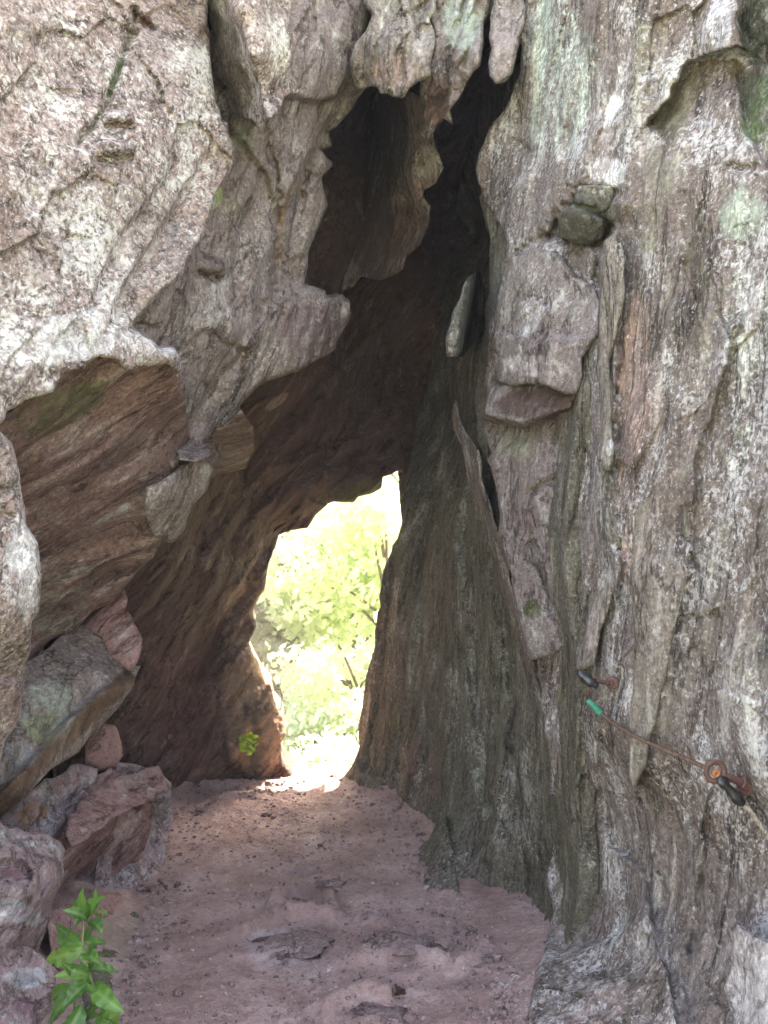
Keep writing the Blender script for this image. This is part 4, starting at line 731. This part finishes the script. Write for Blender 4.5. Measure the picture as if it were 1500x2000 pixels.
s = N('green_stem'); s.b.inputs['Base Color'].default_value = (.12, .17, .04, 1); s.b.inputs['Roughness'].default_value = .6; M['stem'] = s.m
s = N('bark'); g_ = s.n('ShaderNodeNewGeometry'); s.l(s.ramp(s.noise(g_.outputs['Position'], 14, 6), [(.3, (.08, .06, .045)), (.7, (.22, .18, .14))]), s.b.inputs['Base Color']); s.b.inputs['Roughness'].default_value = .9; M['bark'] = s.m

def leaf_geo(L, W, curl, fold, nu=14):
    V = []; Fs = []; ph = random.uniform(0, 6); cols = (-1, -.66, -.33, -.06, .06, .33, .66, 1); nc = len(cols)
    for i in range(nu + 1):
        t = i / nu; w = W * (math.sin(math.pi * t ** .78) ** .85) * (1 - .2 * t) + .0004
        w *= 1 + .07 * math.sin(i * 2.4 + ph); bend = .05 * L * math.sin(t * 3 + ph)
        for j in cols:
            V.append((L * t, w * j + bend * t, -curl * L * t * t + fold * abs(w * j) + abs(j) * W * .16 * math.sin(i * 1.7 + ph + (j > 0))))
    for i in range(nu):
        for j in range(nc - 1):
            a = i * nc + j; Fs.append((a, a + nc, a + nc + 1, a + 1))
    return np.array(V), Fs
def tube(pts, r, seg=8, r1=None):
    pts = np.asarray(pts, float); n = len(pts); V = []; Fs = []
    up = np.array([0, 1., 0.3])
    for i in range(n):
        t = pts[min(i + 1, n - 1)] - pts[max(i - 1, 0)]; t = t / (np.linalg.norm(t) + 1e-9)
        a = np.cross(t, up); a /= np.linalg.norm(a) + 1e-9; b = np.cross(t, a)
        rr = r if r1 is None else r + (r1 - r) * i / (n - 1)
        for k in range(seg):
            th = 2 * math.pi * k / seg; V.append(pts[i] + rr * (math.cos(th) * a + math.sin(th) * b))
    for i in range(n - 1):
        for k in range(seg): Fs.append((i * seg + k, i * seg + (k + 1) % seg, (i + 1) * seg + (k + 1) % seg, (i + 1) * seg + k))
    Fs.append(tuple(range(seg - 1, -1, -1))); Fs.append(tuple((n - 1) * seg + k for k in range(seg)))
    return np.array(V), Fs
def place_leaf(name, base, tip, W, mat, parent, curl=.15, fold=.25, roll=0., L=None):
    base = np.array(base); tip = np.array(tip); d_ = tip - base; L = L or np.linalg.norm(d_); X = d_ / np.linalg.norm(d_)
    up = np.array([0, -.75, .65]); Y_ = np.cross(up, X); Y_ /= np.linalg.norm(Y_); Z_ = np.cross(X, Y_)
    c, s_ = math.cos(roll), math.sin(roll); Y2 = Y_ * c + Z_ * s_; Z2 = np.cross(X, Y2)
    V, Fs = leaf_geo(L, W, curl, fold); V[:, 2] += curl * V[:, 0]       # arches and comes back to its tip
    W_ = base + V[:, :1] * X + V[:, 1:2] * Y2 + V[:, 2:] * Z2
    o = mesh_obj(name, W_, Fs, mat, parent)
    n = len(V); a_ = o.data.attributes.new('vein', 'FLOAT', 'POINT'); k = np.arange(n) % 8; row = np.arange(n) // 8
    v_ = np.where((k == 3) | (k == 4), 1., np.where(row % 3 == 0, .35, 0.)); a_.data.foreach_set('value', v_.astype(np.float32)); return o

# leafy plant in the lower left corner
DP = 2.62
pl = empty('leafy_plant', at(228, 2110, DP)); tag(pl, 'bright green leafy plant growing beside the path in the lower left corner', 'plant')
st = [at(228, 2110, DP), at(215, 2000, DP), at(180, 1920, DP), at(160, 1850, DP), at(165, 1790, DP), at(172, 1762, DP)]
V, Fs = tube(st, .0045, 8, .002); mesh_obj('stem', V, Fs, M['stem'], pl)
V, Fs = tube([at(150, 2110, DP + .03), at(140, 2000, DP + .03), at(150, 1930, DP + .03), at(160, 1870, DP)], .004, 8, .002); mesh_obj('stem', V, Fs, M['stem'], pl)
LV = [(172, 1790, 160, 1738, 15), (172, 1790, 208, 1752, 16), (170, 1795, 122, 1780, 14), (172, 1792, 212, 1790, 14), (170, 1795, 150, 1812, 12), (175, 1800, 205, 1826, 14), (165, 1780, 140, 1752, 11), (178, 1778, 190, 1742, 10),
      (160, 1835, 100, 1800, 13), (160, 1850, 84, 1868, 22), (165, 1845, 205, 1838, 14), (168, 1840, 195, 1800, 13), (162, 1855, 110, 1830, 16), (168, 1860, 200, 1880, 13),
      (172, 1895, 236, 1900, 17), (175, 1900, 100, 1905, 15), (172, 1885, 212, 1862, 14), (178, 1915, 122, 1962, 18), (182, 1925, 240, 1985, 21), (150, 1930, 100, 1950, 16), (150, 1935, 92, 1995, 15),
      (195, 1950, 240, 2060, 24), (200, 1960, 150, 2020, 20), (160, 1960, 110, 2040, 20), (212, 1990, 170, 2070, 20), (215, 1990, 262, 2090, 20), (150, 1990, 95, 2080, 20), (180, 1930, 225, 1942, 12), (185, 1925, 200, 1965, 14), (150, 1900, 115, 1880, 12)]
for k in range(16): 
    t = random.random(); bx = np.interp(t, [0, .4, 1], [166, 172, 205]); by = 1800 + 230 * t; a = random.uniform(0, 6.28); l_ = random.uniform(26, 58)
    LV.append((bx, by, bx + l_ * math.cos(a), by + l_ * math.sin(a) * .8, l_ * .26))
for k, (x0, y0, x1, y1, w) in enumerate(LV):
    dz = random.uniform(-.07, .06); x1 += random.uniform(-6, 6); y1 += random.uniform(-6, 8); w *= random.uniform(.85, 1.15)
    place_leaf('leaf', at(x0, y0, DP - .005), at(x1, y1, DP + dz), w * 1.0 / F * DP, M['pleaf'][[0, 0, 1, 2, 0, 1][k % 6]], pl, curl=random.uniform(.1, .6), fold=random.uniform(.1, .7), roll=random.uniform(-1.0, 1.0))
# small yellow plant by the tunnel exit
Dq = float(ROCKS[3][(np.abs(ROCKS[3][:, 0] - 484) < 26) & (np.abs(ROCKS[3][:, 1] - 1462) < 30), 2].min()) - .03
p2 = empty('small_plant', at(486, 1492, Dq + .1)); tag(p2, 'tiny yellow green plant at the foot of the tunnel left wall near the exit', 'plant')
V, Fs = tube([at(486, 1492, Dq + .12), at(484, 1478, Dq + .02), at(484, 1455, Dq)], .004, 6, .002); mesh_obj('stem', V, Fs, M['stem'], p2)
for k in range(34):
    bx, by = 484 + random.uniform(-14, 14), 1455 + random.uniform(-18, 16); a = random.uniform(0, 6.28)
    place_leaf('leaf', at(bx, by, Dq), at(bx + 13 * math.cos(a), by + 11 * math.sin(a), Dq + random.uniform(-.03, .03)), 4.5 / F * Dq, M['yleaf'], p2, roll=random.uniform(-1, 1))
tw = empty('twig', at(553, 1385, 5.9)); tag(tw, 'bent bare twig sticking out of the left rock at the tunnel exit', 'twig')
V, Fs = tube([at(548, 1390, 5.9), at(551, 1362, 5.88), at(548, 1348, 5.87), at(540, 1346, 5.86), at(531, 1350, 5.86)], .004, 6, .002); mesh_obj('branch', V, Fs, M['bark'], tw)
# dead leaf on the path
gxp, gyp = ground_pt(779, 1962)
random.seed(5)
s = N('dead_leaf'); s.b.inputs['Base Color'].default_value = (.055, .03, .02, 1); M['dead'] = s.m
V, Fs = leaf_geo(.055, .02, .1, .9); a = .6
V[:, 2] += np.abs(V[:, 1]) * .6 + fbm(V * 60, 2) * .006 + .02
zz = float(heights(np.array([gxp]), np.array([gyp]))[0])
R_ = np.array([[math.cos(a), -math.sin(a), 0], [math.sin(a), math.cos(a), 0], [0, 0, 1]]); V = V @ R_.T + np.array([gxp - .02, gyp, zz])
tag(mesh_obj('fallen_leaf', V, Fs, M['dead']), 'curled dark brown dead leaf on the path at the bottom', 'leaf')

# ------------------------------------------------------------------ trees and bushes beyond the tunnel
def leaf_cloud(centres, radii, n, size, seed):
    r = np.random.default_rng(seed); C = np.array(centres); R_ = np.array(radii)
    k = r.choice(len(C), n, p=R_ ** 2 / (R_ ** 2).sum()); v = r.normal(size=(n, 3)); v /= np.linalg.norm(v, axis=1, keepdims=True)
    rad = R_[k] * r.uniform(.35, 1.05, n); P = C[k] + v * rad[:, None] * np.array([[1, 1, .75]])
    keep = fbm(P * 2.2, 2) > -.22; P = P[keep]; n = len(P)
    a = r.normal(size=(n, 3)); a /= np.linalg.norm(a, axis=1, keepdims=True); b = np.cross(a, r.normal(size=(n, 3))); b /= np.linalg.norm(b, axis=1, keepdims=True)
    s = size * r.uniform(.6, 1.3, n)[:, None]
    V = np.stack([P, P + a * s * .5 + b * s * .3, P + a * s, P + a * s * .5 - b * s * .3], 1).reshape(-1, 3)
    return V, np.arange(n * 4).reshape(-1, 4)
def tree(name, x, y, h, w, n, size, mat, label, seed, group='trees and bushes beyond the tunnel', cat='tree'):
    z0 = float(hill_z(np.array([x]), np.array([y]))[0]) - .1
    t = empty(name, (x, y, z0)); tag(t, label, cat, group)
    r = np.random.default_rng(seed); V_ = []; F_ = []; off = 0; tips = []
    trunk = [(x, y, z0), (x + .05 * h * r.normal() * .5, y, z0 + h * .3), (x + .1 * r.normal(), y, z0 + h * .6), (x + .2 * r.normal(), y, z0 + h * .85)]
    V, Fs = tube(trunk, .018 * h * .5 + .012, 8, .01); V_.append(V); F_ += [tuple(i + off for i in f) for f in Fs]; off += len(V)
    for k in range(9):
        t0 = .25 + .6 * k / 9; b0 = np.array(trunk[0]) * (1 - t0) + np.array(trunk[3]) * t0; a = r.uniform(0, 6.28); ln = w * .5 * r.uniform(.5, 1)
        b1 = b0 + np.array([math.cos(a) * ln, math.sin(a) * ln, h * r.uniform(.05, .2)]); V, Fs = tube([b0, (b0 + b1) / 2 + [0, 0, .03 * h], b1], .02, 6, .006)
        V_.append(V); F_ += [tuple(i + off for i in f) for f in Fs]; off += len(V); tips.append(b1)
    mesh_obj('trunk', np.concatenate(V_), F_, M['bark'], t)
    n = int(n * 2.2)
    cs = [tp for tp in tips] + [np.array(trunk[3])]; rs = [w * .26 * r.uniform(.7, 1.2) for _ in cs]
    V, Fs = leaf_cloud(cs, rs, n, size, seed); mesh_obj('crown', V, Fs, mat, t, smooth_=False)
    return t
tree('leafy_tree', -.05, 10.3, 2.6, 2.3, 4200, .10, M['tleaf'], 'sunlit yellow green tree seen straight through the tunnel, in the middle of the opening', 1)
tree('leafy_tree', .35, 11.8, 4.2, 2.8, 3600, .11, M['tleaf'], 'sunlit tree showing along the right edge of the tunnel opening', 2)
tree('leafy_tree', -.6, 14.5, 4.2, 3.0, 4200, .13, M['tleaf2'], 'bluish green tree higher on the slope behind the others', 3)
tree('bush', -.75, 9.0, .8, 1.0, 2400, .07, M['tleaf2'], 'low green bush at the lower left of the tunnel opening', 4, cat='bush')
tree('bush', -.15, 8.6, .95, 1.4, 2400, .07, M['tleaf'], 'low pale bush at the bottom of the tunnel opening', 5, cat='bush')
tree('leafy_tree', -3.4, 15, 4.6, 3.6, 3800, .13, M['tleaf2'], 'tree above the lilac grey outcrop beyond the tunnel', 6)
tree('leafy_tree', .3, 18, 5, 4.5, 4000, .16, M['tleaf'], 'farthest sunlit tree at the top of the tunnel opening', 9)
tree('bush', -.35, 11.3, 2.0, 1.8, 3000, .11, M['tleaf'], 'rounded pale green bush filling the middle of the opening below the trees', 21, cat='bush')
tree('bush', -.1, 9.4, 1.3, 1.3, 2600, .08, M['tleaf'], 'pale bush in front at the right edge of the opening', 22, cat='bush')
tree('leafy_tree', -1.3, 12.6, 3.2, 2.2, 3200, .12, M['tleaf2'], 'tree growing behind the top of the lilac outcrop at the left of the opening', 23)
# rocky outcrop beyond, left
slab('rock_outcrop', [(250, 1480), (300, 1000), (380, 820), (560, 860), (625, 960), (632, 1010), (600, 1060), (612, 1130), (590, 1190), (598, 1260), (640, 1330), (620, 1480)],
     [(300, 1200, 10.5), (480, 900, 14.0), (620, 1000, 13.6), (600, 1200, 11.9), (500, 1400, 9.8), (620, 1450, 10.0)], M['outcrop'], 'pale lilac grey rock outcrop at the left of the tunnel opening', 'rock', thick=1.6, ang=20, amp=4., rpx=14, rdep=.3, jag=5, group=None)

# ------------------------------------------------------------------ wire rope and anchors
allr = np.concatenate(ROCKS[2:])
def rock_depth(px, py, rad=12):
    m = (np.abs(allr[:, 0] - px) < rad) & (np.abs(allr[:, 1] - py) < rad); return float(allr[m, 2].min())
def metal(name, c0, c1, rough, met):
    s = N(name); g_ = s.n('ShaderNodeNewGeometry'); n = s.noise(g_.outputs['Position'], 90, 6, .7)
    s.l(s.mix(s.mrange(n, .35, .65), c0, c1), s.b.inputs['Base Color']); s.b.inputs['Roughness'].default_value = rough; s.b.inputs['Metallic'].default_value = met
    bp = s.n('ShaderNodeBump'); bp.inputs['Strength'].default_value = .4; bp.inputs['Distance'].default_value = .003; s.l(n, bp.inputs['Height']); s.l(bp.outputs[0], s.b.inputs['Normal']); return s.m
M['rust'] = metal('rusty_iron', (.06, .028, .022), (.13, .06, .045), .65, .2)
M['rope'] = metal('rusty_steel_wire', (.04, .024, .018), (.17, .10, .065), .6, .3)
M['rope2'] = metal('dull_steel_wire', (.14, .115, .085), (.36, .31, .25), .55, .3)
M['sleeve'] = metal('black_plastic_sleeve', (.008, .008, .009), (.02, .02, .02), .3, 0)
M['tape'] = metal('green_tape', (.01, .13, .085), (.025, .22, .14), .5, 0)
M['bright'] = metal('orange_rust', (.30, .09, .03), (.42, .15, .05), .6, .1)
def ring(c, R, r, nrm, wob=0, nseg=32, ms=10):
    c = np.array(c); nrm = np.array(nrm, float); nrm /= np.linalg.norm(nrm); a = np.cross(nrm, [0, 0, 1.]); a /= np.linalg.norm(a); b = np.cross(nrm, a); V = []; Fs = []
    for i in range(nseg):
        th = 2 * math.pi * i / nseg; dr = math.cos(th) * a + math.sin(th) * b
        for k in range(ms):
            ph = 2 * math.pi * k / ms; V.append(c + dr * (R + r * math.cos(ph)) + nrm * r * math.sin(ph))
    for i in range(nseg):
        for k in range(ms): Fs.append((i * ms + k, ((i + 1) % nseg) * ms + k, ((i + 1) % nseg) * ms + (k + 1) % ms, i * ms + (k + 1) % ms))
    return np.array(V), Fs
def lathe(p0, p1, prof, seg=14, sx=1.):
    p0 = np.array(p0); p1 = np.array(p1); d_ = p1 - p0; t = d_ / np.linalg.norm(d_); a = np.cross(t, [0, 1., .2]); a /= np.linalg.norm(a); b = np.cross(t, a); V = []; Fs = []
    for u, r in prof:
        for k in range(seg):
            th = 2 * math.pi * k / seg; V.append(p0 + d_ * u + r * (math.cos(th) * a * sx + math.sin(th) * b))
    n = len(prof)
    for i in range(n - 1):
        for k in range(seg): Fs.append((i * seg + k, (i + 1) * seg + k, (i + 1) * seg + (k + 1) % seg, i * seg + (k + 1) % seg))
    Fs.append(tuple(range(seg))); Fs.append(tuple((n - 1) * seg + k for k in range(seg - 1, -1, -1)))
    return np.array(V), Fs
def rope(name, pts, R, mat, parent, strands=3, turns_per_m=40):
    pts = np.array(pts, float)
    # smooth resample
    segl = np.r_[0, np.cumsum(np.linalg.norm(np.diff(pts, axis=0), axis=1))]; Lt = segl[-1]; n = int(Lt * turns_per_m * 9)
    tt = np.linspace(0, Lt, n); C = np.stack([np.interp(tt, segl, pts[:, k]) for k in range(3)], 1)
    V_ = []; F_ = []; off = 0
    T_ = np.gradient(C, axis=0); T_ /= np.linalg.norm(T_, axis=1, keepdims=True); A = np.cross(T_, [[0, 1., .2]]); A /= np.linalg.norm(A, axis=1, keepdims=True); B = np.cross(T_, A)
    for s_ in range(strands):
        ph = 2 * math.pi * (tt * turns_per_m + s_ / strands); Q = C + R * .55 * (np.cos(ph)[:, None] * A + np.sin(ph)[:, None] * B)
        V, Fs = tube(Q, R * .5, 6); V_.append(V); F_ += [tuple(i + off for i in f) for f in Fs]; off += len(V)
    return mesh_obj(name, np.concatenate(V_), F_, mat, parent)
def cat(pts2, lift, n=24):
    """curve through pixel points lying just in front of the rock"""
    P2 = np.array(pts2, float); s_ = np.r_[0, np.cumsum(np.hypot(*np.diff(P2, axis=0).T))]; t = np.linspace(0, s_[-1], n)
    xx = np.interp(t, s_, P2[:, 0]); yy = np.interp(t, s_, P2[:, 1]); xx = np.convolve(np.pad(xx, 2, 'edge'), np.ones(5) / 5, 'valid'); yy = np.convolve(np.pad(yy, 2, 'edge'), np.ones(5) / 5, 'valid')
    xx[[0, -1]] = P2[[0, -1], 0]; yy[[0, -1]] = P2[[0, -1], 1]
    return xx, yy
# lower anchor
DL = min(rock_depth(1395, 1505), rock_depth(1450, 1535), rock_depth(1420, 1550), rock_depth(1455, 1560)) - .045
DU = min(rock_depth(1165, 1385), rock_depth(1200, 1335), rock_depth(1150, 1330)) - .03
def anchor(name, label, ring_c, nut_c, D, Rr, rr, shr, nutr, plate, sleeve):
    e_ = empty(name, at(*nut_c, D + .05)); tag(e_, label, 'anchor bolt', 'rusty anchor bolts in the right wall')
    V, Fs = ring(at(*ring_c, D), Rr, rr, (.15, -1, .1)); mesh_obj('eye', V, Fs, M['rust'], e_)
    c0 = np.array(at(*ring_c, D)); c1 = np.array(at(*nut_c, D + .03)); dv = (c1 - c0) / np.linalg.norm(c1 - c0)
    V, Fs = lathe(c0 + dv * Rr, c1, [(0, shr * .8), (.05, shr), (.9, shr), (1, shr * 1.1)]); mesh_obj('shaft', V, Fs, M['rust'], e_)
    V, Fs = lathe(c1 - dv * nutr * .5, c1 + dv * nutr * .7, [(0, nutr * .8), (.08, nutr), (.92, nutr), (1, nutr * .8)], seg=6); mesh_obj('nut', V, Fs, M['rust'], e_, smooth_=False)
    pc = c1 + dv * nutr * .7; V, Fs = lathe(pc, pc + dv * .006 + np.array([0, .01, 0]), [(0, plate * .92), (.15, plate), (1, plate)], seg=18, sx=1.); mesh_obj('washer', V, Fs, M['rust'], e_)
    return e_
a1 = anchor('anchor_bolt', 'large rusty eye bolt with round eye and nut at the lower end of the cable', (1397, 1507), (1452, 1530), DL, .0205 * DL / 2.2, .0065, .0095, .0165, .024, None)
V, Fs = ring(at(1399, 1511, DL), .0065, .0035, (.1, -1, 0)); mesh_obj('inner_loop', V, Fs, M['bright'], a1)
a2 = anchor('anchor_bolt', 'smaller rusty bolt with a flange at the upper end, beside the black sleeve', (1162, 1330), (1192, 1334), DU, .010, .0045, .0065, .010, .019, None)
# ropes
w1 = empty('wire_rope', at(1390, 1500, DL)); tag(w1, 'rusty twisted wire rope sagging between the two anchor bolts, green tape on its end', 'cable')
xs_, ys_ = cat([(1168, 1388), (1195, 1412), (1235, 1435), (1290, 1462), (1340, 1482), (1384, 1502)], 0)
ds = []
for k, (a, b) in enumerate(zip(xs_, ys_)): ds.append(rock_depth(a, b, 14) - .014)
ds = np.array(ds); ds = np.minimum(ds, np.convolve(np.pad(ds, 4, 'edge'), np.ones(9) / 9, 'valid')); line = np.linspace(DU, DL, len(ds)); ds = np.minimum(ds, line + .03)
ds = np.convolve(np.pad(ds, 2, 'edge'), np.ones(5) / 5, 'valid')
pts = [at(a, b, c) for a, b, c in zip(xs_, ys_, ds)]
rope('strands', pts, .0062, M['rope'], w1)
V, Fs = tube([at(1158, 1338, DU), at(1147, 1346, DU - .004), at(1143, 1356, ds[0] - .006), at(1149, 1368, ds[0] - .005)], .003, 8); mesh_obj('loop', V, Fs, M['rope'], w1)
V, Fs = lathe(at(1147, 1366, ds[0] - .005), at(1178, 1398, ds[0]), [(0, .003), (.05, .0075), (.3, .0095), (.5, .008), (.75, .0115), (.9, .009), (1, .006)]); V += (fbm(V * 90, 2) * .0022)[:, None]
mesh_obj('tape', V, Fs, M['tape'], w1)
w2 = empty('wire_rope', at(1500, 1620, DL)); tag(w2, 'pale steel wire rope with black sleeve running off the right edge', 'cable')
d2 = [DL - .004, DL - .01, min(DL, rock_depth(1490, 1610) - .02), DL - .16, DL - .3]
rope('strands', [at(1438, 1560, d2[0]), at(1465, 1585, d2[1]), at(1500, 1632, d2[2]), at(1640, 1790, d2[3]), at(1800, 1930, d2[4])], .0068, M['rope2'], w2)
V, Fs = lathe(at(1402, 1518, DL - .006), at(1452, 1572, DL - .006), [(0, .004), (.06, .009), (.15, .0115), (.25, .0125), (.35, .011), (.5, .0125), (.6, .0118), (.7, .014), (.8, .014), (.9, .012), (.95, .011), (1, .006)]); V += (fbm(V * 70, 3) * .003)[:, None]; mesh_obj('sleeve', V, Fs, M['sleeve'], w2)
w3 = empty('black_sleeve', at(1150, 1328, DU)); tag(w3, 'short glossy black sleeve on the upper anchor bolt', 'sleeve')
V, Fs = lathe(at(1126, 1312, DU + .004), at(1168, 1342, DU - .008), [(0, .005), (.08, .010), (.2, .013), (.3, .0145), (.4, .013), (.5, .0155), (.65, .015), (.75, .0155), (.85, .012), (.93, .011), (1, .007)]); V += (fbm(V * 70, 3) * .0035)[:, None]; mesh_obj('cover', V, Fs, M['sleeve'], w3)



# ------------------------------------------------------------------ haze volume added to brighten the opening and lift shadows
s = bpy.data.materials.new('haze'); s.use_nodes = True; t_ = s.node_tree; t_.nodes.remove(t_.nodes['Principled BSDF'])
pv = t_.nodes.new('ShaderNodeVolumePrincipled'); pv.inputs['Color'].default_value = (.97, .98, .96, 1); pv.inputs['Density'].default_value = .0024
t_.links.new(pv.outputs[0], t_.nodes['Material Output'].inputs['Volume'])
V = [(a, b, c) for a in (-260, 260) for b in (-90, 320) for c in (-4, 30)]
o = mesh_obj('haze', V, [(0, 1, 3, 2), (4, 6, 7, 5), (0, 4, 5, 1), (2, 3, 7, 6), (0, 2, 6, 4), (1, 5, 7, 3)], s, base=(0, 0, 0), smooth_=False)
o['kind'] = 'stuff'; o['label'] = 'thin haze volume added to brighten the opening and lift shadows'; o['category'] = 'haze'
